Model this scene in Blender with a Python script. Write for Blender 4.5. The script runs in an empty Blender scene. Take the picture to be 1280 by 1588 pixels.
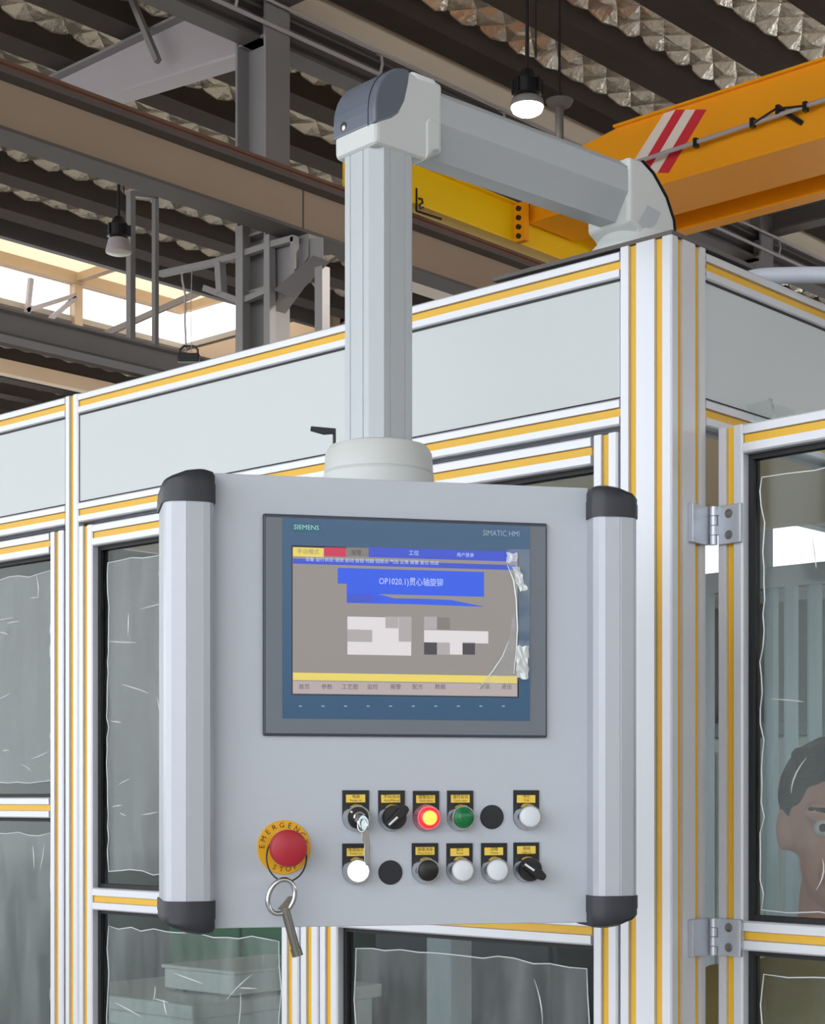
import bpy, bmesh, math, random
from mathutils import Vector, Matrix

# ------------------------------------------------------------------ camera, sky, exposure
EYE = 1.55                      # lens height above the floor
YAW = math.radians(42.4)        # the hall is turned against the lens
FP, HOR = 2650.0, 1238.0        # focal length in pixels and horizon row (frame 1280 x 1588)
CX, CY = 1.2371, -1.8496        # lens position; world origin = foot of the enclosure corner
scn = bpy.context.scene
COL = scn.collection
cam_d = bpy.data.cameras.new('camera')
cam_d.sensor_fit = 'HORIZONTAL'; cam_d.sensor_width = 36.0
cam_d.lens = 36.0 * FP / 1280.0
cam_d.shift_y = (HOR - 794.0) / 1280.0
cam_d.clip_end = 300
cam = bpy.data.objects.new('camera', cam_d); COL.objects.link(cam)
cam.location = (CX, CY, EYE); cam.rotation_euler = (math.pi / 2, 0, YAW)
scn.camera = cam

world = bpy.data.worlds.new('overcast_sky'); scn.world = world; world.use_nodes = True
wn = world.node_tree.nodes['Background']
wn.inputs['Color'].default_value = (0.92, 0.96, 1.0, 1); wn.inputs['Strength'].default_value = 1.5

scn.view_settings.view_transform = 'Standard'; scn.view_settings.look = 'None'
scn.view_settings.gamma = 1.0; scn.view_settings.use_curve_mapping = False
scn.view_settings.exposure = 1.2

# ------------------------------------------------------------------ pixel -> place helpers
CA, SA = math.cos(YAW), math.sin(YAW)
def camf(X, Y, z=0.0):          # right / forward / height above the lens -> world
    return Vector((CX + X * CA - Y * SA, CY + X * SA + Y * CA, EYE + z))
def at_d(px, py, Y): return camf((px - 640) / FP * Y, Y, (HOR - py) / FP * Y)
def on_x(px, py, x0):
    t = (px - 640) / FP; return at_d(px, py, (x0 - CX) / (t * CA - SA))
def on_y(px, py, y0):
    t = (px - 640) / FP; return at_d(px, py, (y0 - CY) / (t * SA + CA))
def on_z(px, py, z0): return at_d(px, py, (z0 - EYE) * FP / (HOR - py))

# ------------------------------------------------------------------ materials
def S(r, g, b):
    f = lambda c: (c / 255 / 12.92) if c / 255 <= 0.04045 else ((c / 255 + 0.055) / 1.055) ** 2.4
    return (f(r), f(g), f(b), 1)
MATS = {}
def mat(name, col, rough=0.5, metal=0.0, noise=0.06, scale=8.0, bump=0.0, bscale=60.0, emis=0.0, spec=0.5, coat=0.0):
    m = bpy.data.materials.new(name); m.use_nodes = True
    nt = m.node_tree; b = nt.nodes['Principled BSDF']
    b.inputs['Roughness'].default_value = rough; b.inputs['Metallic'].default_value = metal
    b.inputs['Specular IOR Level'].default_value = spec; b.inputs['Coat Weight'].default_value = coat
    tc = nt.nodes.new('ShaderNodeTexCoord')
    if noise > 0:
        n = nt.nodes.new('ShaderNodeTexNoise'); n.inputs['Scale'].default_value = scale; n.inputs['Detail'].default_value = 4
        r = nt.nodes.new('ShaderNodeMapRange')
        r.inputs['To Min'].default_value = 1 - noise; r.inputs['To Max'].default_value = 1 + noise
        mx = nt.nodes.new('ShaderNodeVectorMath'); mx.operation = 'SCALE'
        mx.inputs[0].default_value = col[:3]
        nt.links.new(tc.outputs['Object'], n.inputs['Vector']); nt.links.new(n.outputs['Fac'], r.inputs['Value'])
        nt.links.new(r.outputs['Result'], mx.inputs['Scale']); nt.links.new(mx.outputs['Vector'], b.inputs['Base Color'])
    else:
        b.inputs['Base Color'].default_value = col
    if bump > 0:
        n2 = nt.nodes.new('ShaderNodeTexNoise'); n2.inputs['Scale'].default_value = bscale
        bp = nt.nodes.new('ShaderNodeBump'); bp.inputs['Strength'].default_value = bump; bp.inputs['Distance'].default_value = 0.01
        nt.links.new(tc.outputs['Object'], n2.inputs['Vector']); nt.links.new(n2.outputs['Fac'], bp.inputs['Height'])
        nt.links.new(bp.outputs['Normal'], b.inputs['Normal'])
    if emis > 0:
        b.inputs['Emission Color'].default_value = col; b.inputs['Emission Strength'].default_value = emis
    MATS[name] = m
    return m
def see_through(name, tint, gloss_rough, facing, veil, veil_col, bump=0.0, bscale=10.0, stretch=(1, 1, 1), streak=0.0):
    """clear acrylic / film: transparent + fresnel gloss + a little milky diffuse"""
    m = bpy.data.materials.new(name); m.use_nodes = True; nt = m.node_tree; nt.nodes.clear()
    out = nt.nodes.new('ShaderNodeOutputMaterial')
    tr = nt.nodes.new('ShaderNodeBsdfTransparent'); tr.inputs['Color'].default_value = tint
    gl = nt.nodes.new('ShaderNodeBsdfGlossy'); gl.inputs['Roughness'].default_value = gloss_rough
    df = nt.nodes.new('ShaderNodeBsdfDiffuse'); df.inputs['Color'].default_value = veil_col
    fr = nt.nodes.new('ShaderNodeLayerWeight'); fr.inputs['Blend'].default_value = 0.5
    pw_ = nt.nodes.new('ShaderNodeMath'); pw_.operation = 'POWER'; pw_.inputs[1].default_value = 4.0
    ad = nt.nodes.new('ShaderNodeMath'); ad.operation = 'MULTIPLY_ADD'; ad.inputs[1].default_value = 0.6; ad.inputs[2].default_value = facing
    m1 = nt.nodes.new('ShaderNodeMixShader'); m2 = nt.nodes.new('ShaderNodeMixShader')
    tc = nt.nodes.new('ShaderNodeTexCoord'); mp = nt.nodes.new('ShaderNodeMapping'); mp.inputs['Scale'].default_value = stretch
    nz = nt.nodes.new('ShaderNodeTexNoise'); nz.inputs['Scale'].default_value = bscale; nz.inputs['Detail'].default_value = 3
    nt.links.new(tc.outputs['Object'], mp.inputs['Vector']); nt.links.new(mp.outputs['Vector'], nz.inputs['Vector'])
    mr = nt.nodes.new('ShaderNodeMapRange'); mr.inputs['From Min'].default_value = 0.35; mr.inputs['From Max'].default_value = 0.75
    mr.inputs['To Min'].default_value = max(0, veil - streak); mr.inputs['To Max'].default_value = veil + streak
    nt.links.new(nz.outputs['Fac'], mr.inputs['Value'])
    bp = nt.nodes.new('ShaderNodeBump'); bp.inputs['Strength'].default_value = bump; bp.inputs['Distance'].default_value = 0.01
    nt.links.new(nz.outputs['Fac'], bp.inputs['Height'])
    if bump > 0:
        nt.links.new(bp.outputs['Normal'], gl.inputs['Normal'])
    nt.links.new(fr.outputs['Facing'], pw_.inputs[0]); nt.links.new(pw_.outputs[0], ad.inputs[0]); nt.links.new(ad.outputs[0], m1.inputs['Fac'])
    nt.links.new(tr.outputs[0], m1.inputs[1]); nt.links.new(gl.outputs[0], m1.inputs[2])
    nt.links.new(mr.outputs['Result'], m2.inputs['Fac'])
    nt.links.new(m1.outputs[0], m2.inputs[1]); nt.links.new(df.outputs[0], m2.inputs[2])
    nt.links.new(m2.outputs[0], out.inputs['Surface'])
    MATS[name] = m
    return m
ALU = mat('anodised_aluminium', S(208, 210, 217), 0.38, 0.25, 0.02, 3.0)
YEL = mat('yellow_slot_strip', S(226, 176, 40), 0.45, 0, 0.05, 5)
INFILL = mat('white_infill_sheet', S(196, 202, 204), 0.42, 0, 0.02, 2)
RUB = mat('black_rubber', S(22, 22, 25), 0.6, 0, 0.1, 20)
PANEL = mat('grey_powder_coat', S(190, 196, 206), 0.5, 0, 0.015, 3, 0.05, 900)
GRIP = mat('grip_aluminium', S(184, 188, 197), 0.42, 0.3, 0.015, 3)
CAP = mat('charcoal_plastic', S(46, 48, 56), 0.45, 0, 0.05, 30, 0.06, 700)
ARMW = mat('arm_light_grey', S(180, 186, 191), 0.4, 0.1, 0.015, 3)
ARMC = mat('arm_cast_white', S(202, 206, 205), 0.42, 0, 0.02, 5)
SLATE = mat('slate_plastic', S(96, 103, 116), 0.3, 0, 0.03, 10)
STEELD = mat('dark_painted_steel', S(92, 86, 84), 0.6, 0, 0.12, 2)
STEELG = mat('grey_painted_steel', S(136, 132, 132), 0.55, 0, 0.08, 2)
STEELL = mat('lavender_grey_steel', S(176, 168, 172), 0.55, 0, 0.05, 1.5)
TAN = mat('tan_painted_steel', S(168, 146, 124), 0.6, 0, 0.06, 1.2)
TANL = mat('light_tan_steel', S(206, 180, 150), 0.6, 0, 0.05, 1.2)
RUST = mat('rusty_rail', S(126, 90, 74), 0.6, 0.2, 0.2, 6)
CREAM = mat('cream_board', S(240, 224, 200), 0.7, 0, 0.05, 1.5)
PURL = mat('purlin_brown', S(84, 76, 72), 0.95, 0, 0.1, 2, spec=0.08)
CRANE = mat('crane_orange_paint', S(254, 166, 4), 0.4, 0, 0.04, 1.5)
CRANEY = mat('crane_yellow_paint', S(255, 206, 0), 0.4, 0, 0.04, 1.5)
RED = mat('red_paint', S(214, 40, 56), 0.5, 0, 0.04, 4)
WHITEP = mat('white_paint', S(238, 226, 214), 0.5, 0, 0.03, 4)
CONC = mat('concrete_floor', S(186, 184, 178), 0.55, 0, 0.15, 1.2)
WALLM = mat('hall_wall_sheet', S(186, 176, 164), 0.7, 0, 0.06, 1)
CHROME = mat('chrome', S(200, 202, 206), 0.16, 1.0, 0.02, 10)
STEELK = mat('worn_steel', S(124, 122, 116), 0.32, 0.9, 0.15, 40)
ZINC = mat('zinc_hinge', S(186, 190, 198), 0.34, 0.7, 0.05, 20)
BLK = mat('black_plastic', S(20, 20, 24), 0.35, 0, 0.05, 30)
PLUG = mat('black_plug', S(27, 29, 38), 0.5, 0, 0.05, 30)
WBTN = mat('white_button', S(222, 226, 234), 0.35, 0, 0.01, 30)
LABY = mat('yellow_label', S(240, 204, 80), 0.5, 0, 0.05, 60)
INK = mat('black_ink', S(38, 30, 22), 0.7, 0, 0.05, 60)
ESTY = mat('emergency_yellow', S(236, 172, 22), 0.4, 0, 0.03, 20)
ESTR = mat('emergency_red', S(172, 28, 46), 0.4, 0, 0.03, 20)
GREEN = mat('green_lens', S(10, 112, 62), 0.25, 0, 0.02, 20)
REDL = mat('red_lens_lit', S(238, 26, 44), 0.3, 0, 0.02, 20, emis=0.8)
REDC = mat('lamp_core_lit', S(255, 140, 56), 0.3, 0, 0.0, 20, emis=1.2)
WLIT = mat('white_lens_lit', S(255, 255, 255), 0.3, 0, 0.0, 20, emis=0.6)
HMIG = mat('display_grey_frame', S(110, 117, 126), 0.42, 0, 0.02, 10)
HMIE = mat('display_dark_rim', S(60, 68, 82), 0.4, 0, 0.02, 10)
HMIB = mat('display_blue_front', S(54, 92, 128), 0.25, 0, 0.03, 8)
WTXT = mat('white_print', S(160, 190, 206), 0.5, 0, 0, 1)
CTXT = mat('pale_cyan_print', S(190, 236, 232), 0.5, 0, 0, 1)
TEAL = mat('teal_print', S(48, 108, 132), 0.5, 0, 0, 1)
SKIN = mat('skin', S(226, 160, 142), 0.5, 0, 0.06, 30)
HAIR = mat('dark_hair', S(16, 13, 13), 0.5, 0, 0.2, 120, 0.4, 200)
KHAKI = mat('khaki_cloth', S(158, 138, 88), 0.8, 0, 0.08, 30, 0.2, 300)
NAVY = mat('navy_cloth', S(44, 50, 70), 0.8, 0, 0.08, 30, 0.2, 300)
EYEW = mat('eye_white', S(230, 226, 220), 0.3, 0, 0, 1)
IRIS = mat('eye_dark', S(40, 26, 20), 0.3, 0, 0, 1)
CABW = mat('cabinet_white', S(222, 224, 220), 0.45, 0, 0.02, 3)
CABG = mat('cabinet_grey', S(150, 156, 160), 0.5, 0, 0.04, 3)
CABD = mat('machine_dark', S(70, 76, 84), 0.5, 0, 0.1, 5)
MGRN = mat('machine_green', S(54, 120, 84), 0.45, 0, 0.06, 4)
STRIPC = mat('strip_curtain_vinyl', S(206, 218, 226), 0.35, 0, 0.06, 4)
HOSE = mat('grey_hose', S(186, 192, 204), 0.45, 0, 0.05, 10)
def scr(name, r, g, b, e=0.42):
    m = mat(name, S(r * .42, g * .42, b * .42), 0.35, 0, 0, 1)
    bs = m.node_tree.nodes['Principled BSDF']; bs.inputs['Emission Color'].default_value = S(r, g, b); bs.inputs['Emission Strength'].default_value = .36
    return m
SC_BG = scr('screen_grey', 148, 142, 138, .35); SC_BL = scr('screen_blue', 48, 92, 232, .45); SC_BD = scr('screen_blue_bar', 62, 84, 206, .4)
SC_YE = scr('screen_yellow', 236, 214, 104, .4); SC_RD = scr('screen_red', 206, 52, 88, .35); SC_KEY = scr('screen_softkey', 184, 170, 170, .35)
SC_W = scr('screen_white', 226, 220, 222, .4); SC_G1 = scr('screen_mid_grey', 176, 170, 170, .35); SC_DK = scr('screen_dark', 70, 66, 74, .1)
SC_GD = scr('screen_olive_grey', 128, 124, 120, .3); SC_TX = scr('screen_pale_text', 196, 214, 255, .5)
GLASS = see_through('clear_acrylic_pane', (0.80, 0.84, 0.84, 1), 0.04, 0.015, 0.03, S(150, 156, 156), 0.05, 4, (1, 1, 1), 0.03)
FILM = see_through('protective_film', (0.86, 0.89, 0.89, 1), 0.22, 0.05, 0.16, S(170, 178, 180), 0.35, 9, (3, 3, 0.7), 0.15)
FILMD = see_through('door_protective_film', (0.92, 0.95, 0.94, 1), 0.22, 0.012, 0.05, S(190, 196, 198), 0.10, 9, (3, 3, 0.5), 0.04)
CREASE = see_through('film_crease', (0.95, 0.97, 0.97, 1), 0.15, 0.3, 0.7, S(236, 240, 242))
WGLASS = see_through('rooflight_glazing', (0.97, 0.98, 1, 1), 0.02, 0.0, 0.03, S(240, 240, 240))
def lamp_mat(name, col, e):
    m = bpy.data.materials.new(name); m.use_nodes = True; b = m.node_tree.nodes['Principled BSDF']
    b.inputs['Base Color'].default_value = col; b.inputs['Emission Color'].default_value = col
    b.inputs['Emission Strength'].default_value = e; MATS[name] = m; return m
LAMPON = lamp_mat('lamp_lens_lit', (1, 0.97, 0.92, 1), 9.0)
LAMPOFF = mat('lamp_lens_unlit', S(214, 204, 196), 0.4, 0, 0.02, 5)
def translucent_mat():
    m = bpy.data.materials.new('translucent_cover'); m.use_nodes = True; nt = m.node_tree; nt.nodes.clear()
    out = nt.nodes.new('ShaderNodeOutputMaterial'); a = nt.nodes.new('ShaderNodeBsdfTranslucent'); a.inputs['Color'].default_value = S(250, 240, 222)
    d = nt.nodes.new('ShaderNodeBsdfDiffuse'); d.inputs['Color'].default_value = S(230, 220, 200); mx = nt.nodes.new('ShaderNodeMixShader'); mx.inputs[0].default_value = .45
    nt.links.new(a.outputs[0], mx.inputs[1]); nt.links.new(d.outputs[0], mx.inputs[2]); nt.links.new(mx.outputs[0], out.inputs['Surface'])
    return m
TRANSLU = translucent_mat()
def foil_mat():
    m = bpy.data.materials.new('foil_insulation'); m.use_nodes = True; nt = m.node_tree; b = nt.nodes['Principled BSDF']
    b.inputs['Base Color'].default_value = S(252, 242, 226); b.inputs['Metallic'].default_value = 0.7; b.inputs['Roughness'].default_value = 0.26
    tc = nt.nodes.new('ShaderNodeTexCoord'); n = nt.nodes.new('ShaderNodeTexNoise'); n.inputs['Scale'].default_value = 9; n.inputs['Detail'].default_value = 5
    bp = nt.nodes.new('ShaderNodeBump'); bp.inputs['Strength'].default_value = 0.55; bp.inputs['Distance'].default_value = 0.05
    nt.links.new(tc.outputs['Object'], n.inputs['Vector']); nt.links.new(n.outputs['Fac'], bp.inputs['Height']); nt.links.new(bp.outputs['Normal'], b.inputs['Normal'])
    return m
FOIL = foil_mat()

# ------------------------------------------------------------------ mesh helpers
class MB:
    def __init__(s): s.v = []; s.f = []
    def add(s, vs, fs):
        o = len(s.v); s.v += [tuple(v) for v in vs]; s.f += [tuple(i + o for i in f) for f in fs]; return s
    def box(s, x0, x1, y0, y1, z0, z1):
        return s.add([(x0, y0, z0), (x1, y0, z0), (x1, y1, z0), (x0, y1, z0), (x0, y0, z1), (x1, y0, z1), (x1, y1, z1), (x0, y1, z1)],
                     [(0, 3, 2, 1), (4, 5, 6, 7), (0, 1, 5, 4), (1, 2, 6, 5), (2, 3, 7, 6), (3, 0, 4, 7)])
    def prism(s, poly, axis, a, b):
        f = {'x': lambda p, q: (q, p[0], p[1]), 'y': lambda p, q: (p[0], q, p[1]), 'z': lambda p, q: (p[0], p[1], q)}[axis]
        n = len(poly)
        return s.add([f(p, a) for p in poly] + [f(p, b) for p in poly],
                     [tuple(range(n)), tuple(range(2 * n - 1, n - 1, -1))] + [(i, i + n, (i + 1) % n + n, (i + 1) % n) for i in range(n)])
    def loft(s, rings, closed=True, caps=True):
        n = len(rings[0]); vs = [p for r in rings for p in r]; fs = []
        for k in range(len(rings) - 1):
            for i in range(n if closed else n - 1):
                j = (i + 1) % n; fs.append((k * n + i, k * n + j, (k + 1) * n + j, (k + 1) * n + i))
        if caps:
            fs.append(tuple(range(n - 1, -1, -1))); fs.append(tuple(range((len(rings) - 1) * n, len(rings) * n)))
        return s.add(vs, fs)
    def tube(s, pts, r, seg=8, closed=False):
        pts = [Vector(p) for p in pts]; rings = []; n = len(pts)
        rr = r if isinstance(r, (list, tuple)) else [r] * n
        u = None
        for i, p in enumerate(pts):
            a = pts[(i - 1) % n] if (i > 0 or closed) else p; b = pts[(i + 1) % n] if (i < n - 1 or closed) else p
            t = (b - a).normalized()
            if u is None:
                ref = Vector((0, 0, 1)) if abs(t.z) < 0.9 else Vector((1, 0, 0)); u = t.cross(ref)
            u = (u - t * u.dot(t)).normalized(); w = t.cross(u)
            rings.append([p + (u * math.cos(2 * math.pi * k / seg) + w * math.sin(2 * math.pi * k / seg)) * rr[i] for k in range(seg)])
        if closed: rings.append(rings[0])
        return s.loft(rings, True, not closed)
    def lathe(s, c, prof, seg=24, axis=(0, 0, 1)):
        a = Vector(axis).normalized(); ref = Vector((0, 0, 1)) if abs(a.z) < 0.9 else Vector((1, 0, 0))
        u = a.cross(ref).normalized(); w = a.cross(u); c = Vector(c)
        return s.loft([[c + a * h + (u * math.cos(2 * math.pi * k / seg) + w * math.sin(2 * math.pi * k / seg)) * max(r, 1e-5) for k in range(seg)] for r, h in prof])
    def beam(s, p, q, w, h):                      # box bar between two points
        p, q = Vector(p), Vector(q); t = (q - p).normalized()
        ref = Vector((0, 0, 1)) if abs(t.z) < 0.95 else Vector((1, 0, 0))
        u = t.cross(ref).normalized() * (w / 2); v = t.cross(u).normalized() * (h / 2)
        return s.loft([[e + u + v, e - u + v, e - u - v, e + u - v] for e in (p, q)])
    def ball(s, c, r, seg=16, rings=10):
        c = Vector(c); rx, ry, rz = r if isinstance(r, (tuple, list)) else (r, r, r)
        return s.loft([[(c.x + rx * max(math.sin(math.pi * k / rings), 1e-4) * math.cos(2 * math.pi * j / seg), c.y + ry * max(math.sin(math.pi * k / rings), 1e-4) * math.sin(2 * math.pi * j / seg), c.z - rz * math.cos(math.pi * k / rings)) for j in range(seg)] for k in range(rings + 1)])
    def capsule(s, p, q, r0, r1):
        p, q = Vector(p), Vector(q); t = (q - p).normalized(); pts = []; rr = []
        for k in range(5):
            a = math.pi / 2 * (1 - k / 4); pts.append(p - t * r0 * math.sin(a)); rr.append(max(r0 * math.cos(a), 1e-4))
        for k in range(5):
            a = math.pi / 2 * k / 4; pts.append(q + t * r1 * math.sin(a)); rr.append(max(r1 * math.cos(a), 1e-4))
        return s.tube(pts, rr, 14)
    def mesh(s, name, m, smooth=None):
        me = bpy.data.meshes.new(name); me.from_pydata(s.v, [], s.f)
        bm = bmesh.new(); bm.from_mesh(me); bmesh.ops.recalc_face_normals(bm, faces=bm.faces); bm.to_mesh(me); bm.free()
        me.materials.append(m)
        if smooth is not None:
            me.shade_smooth(); me.set_sharp_from_angle(angle=math.radians(smooth))
        return me
    def build(s, name, m, parent=None, loc=(0, 0, 0), smooth=None, bevel=0.0, rz=0.0):
        o = bpy.data.objects.new(name, s.mesh(name, m, smooth)); COL.objects.link(o)
        o.location = loc; o.rotation_euler = (0, 0, rz); o.parent = parent
        if bevel > 0:
            b = o.modifiers.new('bevel', 'BEVEL'); b.width = bevel; b.segments = 3; b.limit_method = 'ANGLE'; b.angle_limit = math.radians(35)
        return o
def tag(o, label, cat, group=None):
    o['label'] = label; o['category'] = cat
    if group: o['group'] = group
    return o
def struct(o): o['kind'] = 'structure'; return o
def thing(name, label, cat, loc=(0, 0, 0), rz=0.0, group=None):
    o = bpy.data.objects.new(name, None); COL.objects.link(o); o.empty_display_size = 0.1
    o.location = loc; o.rotation_euler = (0, 0, rz)
    return tag(o, label, cat, group)
def inst(me, name, parent, loc=(0, 0, 0), rot=(0, 0, 0)):
    o = bpy.data.objects.new(name, me); COL.objects.link(o); o.parent = parent; o.location = loc; o.rotation_euler = rot; return o
FONT_TMP = []
def text_geo(txt, size, align='CENTER'):
    """flat lettering as vertices / faces in the x-z plane, centred at 0"""
    cu = bpy.data.curves.new('t', 'FONT'); cu.body = txt; cu.size = size; cu.align_x = align; cu.align_y = 'CENTER'; cu.resolution_u = 2
    o = bpy.data.objects.new('t', cu); COL.objects.link(o)
    dg = bpy.context.evaluated_depsgraph_get(); dg.update()
    me = bpy.data.meshes.new_from_object(o.evaluated_get(dg))
    vs = [(v.co.x, 0.0, v.co.y) for v in me.vertices]; fs = [tuple(p.vertices) for p in me.polygons]
    bpy.data.objects.remove(o); bpy.data.curves.remove(cu); bpy.data.meshes.remove(me)
    return vs, fs
def text_part(name, txt, size, m, parent, loc, align='CENTER', sx=1.0):
    vs, fs = text_geo(txt, size, align)
    return MB().add([(x * sx, y, z) for x, y, z in vs], fs).build(name, m, parent, loc)
RND = random.Random(7)

# ------------------------------------------------------------------ the hall: floor, walls, roof
ROOF = EYE + 8.28
floor = struct(MB().box(-36, 16, -40, 34, -0.12, 0).build('floor', CONC)); floor['label'] = 'grey concrete hall floor'
def glazed_wall(name, x0, x1, y0, y1, za, zb, axis, lo, hi, n):
    w = struct(MB().box(x0, x1, y0, y1, 0, za).box(x0, x1, y0, y1, zb, ROOF).build(name, WALLM))
    for k in range(n + 1):
        c = lo + (hi - lo) * k / n
        b = (x0, x1, c - .12, c + .12, za, zb) if axis == 'y' else (c - .12, c + .12, y0, y1, za, zb)
        MB().box(*b).build('window_mullion', STEELG, w)
    return w
glazed_wall('wall_left', -36.3, -36, -14, 34, 1.5, 7.5, 'y', -13.8, 33.8, 8)  # unseen window band added to light the roof foil from the side
glazed_wall('wall_back', -36, 14, 34, 34.3, 4.0, 8.6, 'x', -35.8, 13.8, 8)
glazed_wall('wall_right', 14, 14.3, -14, 34, 3.6, 5.6, 'y', -13.8, 33.8, 8)  # unseen; put in to block sky, window band added to light the side faces
# roof: foil blankets between dark purlins (widened to take in the shadow on the blankets), open along the lantern at x -24 .. -20
LX0, LX1, LY1 = -24.0, -20.1, 19.3
ceil = struct(MB().box(-36, LX0, -14, 34, ROOF + 0.3, ROOF + 0.4).box(LX1, 14, -14, 34, ROOF + 0.3, ROOF + 0.4).box(LX0, LX1, LY1, 34, ROOF + 0.3, ROOF + 0.4).build('ceiling', WALLM))
PITCH = 1.15
pur_me = MB().prism([(-.18, 0), (.18, 0), (.18, .025), (.15, .025), (.15, .25), (.18, .28), (.18, .30), (-.18, .30), (-.18, .28), (-.15, .25), (-.15, .025), (-.18, .025)], 'y', -14, 33.5).mesh('purlin', PURL)
pur_sh = MB().prism([(-.18, 0), (.18, 0), (.18, .025), (.15, .025), (.15, .25), (.18, .28), (.18, .30), (-.18, .30), (-.18, .28), (-.15, .25), (-.15, .025), (-.18, .025)], 'y', LY1 + .4, 33.5).mesh('purlin', PURL)
def foil_mesh(y0, y1):
    nu, step = 7, 0.24; rows = int((y1 - y0) / step); vs = []; fs = []
    for r in range(rows + 1):
        for u in range(nu + 1):
            s = u / nu; arch = 0.20 * math.sin(math.pi * s)
            q = (0.022 * (1 if (u + r) % 2 else -1) + RND.uniform(-.012, .012)) * min(1, 3 * math.sin(math.pi * s) + .15)
            vs.append((s * PITCH, y0 + r * step + (RND.uniform(-.04, .04)), arch + q))
    for r in range(rows):
        for u in range(nu):
            a = r * (nu + 1) + u; b = a + 1; c = a + nu + 2; d = a + nu + 1
            fs += [(a, b, c), (a, c, d)] if (u + r) % 2 else [(a, b, d), (b, c, d)]
    return MB().add(vs, fs).mesh('insulation_sheet', FOIL)
foil_full = [foil_mesh(-14, 33.8) for _ in range(2)]; foil_short = foil_mesh(LY1 + .3, 33.8)
k = 0
x = -35.65
purx0 = -8.67 - 24 * PITCH
while purx0 < -35.8: purx0 += PITCH
i = 0
while purx0 + i * PITCH < 13.5:
    xx = purx0 + i * PITCH
    over = LX0 - PITCH < xx < LX1
    if not (LX0 < xx < LX1): inst(pur_me, 'purlin', ceil, (xx, 0, ROOF - .14))
    else: inst(pur_sh, 'purlin', ceil, (xx, 0, ROOF - .14))
    inst(foil_short if over else foil_full[i % 2], 'insulation_sheet', ceil, (xx, 0, ROOF + .02))
    i += 1
# roof lantern: glazed sides, cream cover, tan framing
LZ = EYE + 9.45
lan = thing('roof_lantern', 'bright glazed rooflight with tan frame above the far bay, left edge', 'rooflight', (LX0, 0, ROOF - .3))
def LB(name, m, *boxes):
    b = MB()
    for (x0, x1, y0, y1, z0, z1) in boxes: b.box(x0 - LX0, x1 - LX0, y0, y1, z0 - (ROOF - .3), z1 - (ROOF - .3))
    return b.build(name, m, lan)
LB('cover_sheet', TRANSLU, (LX0 - .4, LX1 + .5, -14, LY1 + .3, LZ, LZ + .01))
LB('sill_beam', TANL, (LX0 - .12, LX0 + .12, -14, LY1, ROOF - .3, ROOF + .06))
LB('eave_beam', TANL, (LX0 - .1, LX0 + .1, -14, LY1, LZ - .2, LZ))
LB('curb_beam', STEELD, (LX1 - .06, LX1 + .06, -14, LY1, ROOF - .06, ROOF + .3))
LB('curb_eave_beam', TANL, (LX1 - .06, LX1 + .06, -14, LY1, LZ - .2, LZ))
LB('end_wall', TANL, (LX0, LX1 + .2, LY1, LY1 + .12, ROOF - .35, ROOF + .25))
LB('end_eave', TANL, (LX0, LX1 + .2, LY1, LY1 + .12, LZ - .15, LZ))
pos_y = [-10.4, -3.6, 3.2, 10.0, 16.8]
for j, yy in enumerate(pos_y):
    LB('post', TANL, (LX0 - .08, LX0 + .08, yy - .09, yy + .09, ROOF, LZ))
    LB('tie_bar', TANL, (LX0, LX1, yy - .07, yy + .07, LZ - .16, LZ - .02))
    y2 = pos_y[j + 1] if j + 1 < len(pos_y) else LY1
    g = MB().box(LX0 - .05 - LX0, LX0 - .03 - LX0, yy + .09, y2 - .09, .36, LZ - ROOF + .3 - .2).build('pane', WGLASS, lan)
    g2 = MB().box(LX1 + .02 - LX0, LX1 + .04 - LX0, yy + .09, y2 - .09, .6, LZ - ROOF + .3 - .2).build('pane', WGLASS, lan)
    MB().beam((0.1, yy + .25, .3), (1.7, yy + 1.9, LZ - ROOF + .2), .10, .10).build('brace', STEELG, lan)
lo_ = Vector((LX0, 0, ROOF - .3))
for a, b_ in (((40, 506), (48, 432)), ((40, 482), (117, 458)), ((62, 508), (117, 462))):
    MB().beam(on_x(*a, LX0 + .15) - lo_, on_x(*b_, LX0 + .15) - lo_, .08, .08).build('brace', STEELL, lan)

def ibeam_y(name, m, parent, x, y0, y1, z0, z1, w=.26, t=.03):
    return MB().box(x - w / 2, x + w / 2, y0, y1, z0, z0 + t).box(x - w / 2, x + w / 2, y0, y1, z1 - t, z1).box(x - t / 2, x + t / 2, y0, y1, z0 + t, z1 - t).build(name, m, parent)
# frames: columns and rafters along x
def rafter(y, label):
    r = thing('roof_rafter', label, 'rafter', (-11.2, y, EYE + 7.35), 0, 'roof rafters of the hall')
    R = lambda x, z: (x + 11.2, z - EYE - 7.35)
    top = EYE + 8.02
    for (xa, xb) in ((-11.2, -35.5), (-11.2, 13.5)):
        sg = -1 if xb < xa else 1
        hx = xa + sg * 4.2
        lo = EYE + (7.38 if sg < 0 else 7.80); wm = STEELL if sg < 0 else STEELD
        hz = EYE + (7.72 if sg < 0 else 7.80)
        poly = [R(xa + sg * .23, lo), R(hx, hz), R(xb, hz), R(xb, top), R(xa + sg * .23, top)]
        MB().prism(poly, 'y', -.02, .02).build('web', wm, r)
        MB().loft([[(R(px, pz)[0], yy, R(px, pz)[1] + dz) for yy, dz in ((-.13, 0), (.13, 0), (.13, .03), (-.13, .03))] for px, pz in ((xa + sg * .23, lo - .03), (hx, hz - .03), (xb, hz - .03))]).build('bottom_flange', wm, r)
        x0, x1 = sorted((xa + sg * .23, xb))
        MB().box(x0 + 11.2, x1 + 11.2, -.13, .13, .67, .70).build('top_flange', STEELG, r)
    return r
raf = rafter(9.6, 'lavender grey tapered roof rafter left of the column top')
rafter(18.9, 'grey roof rafter far back beneath the orange crane girder')
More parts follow.
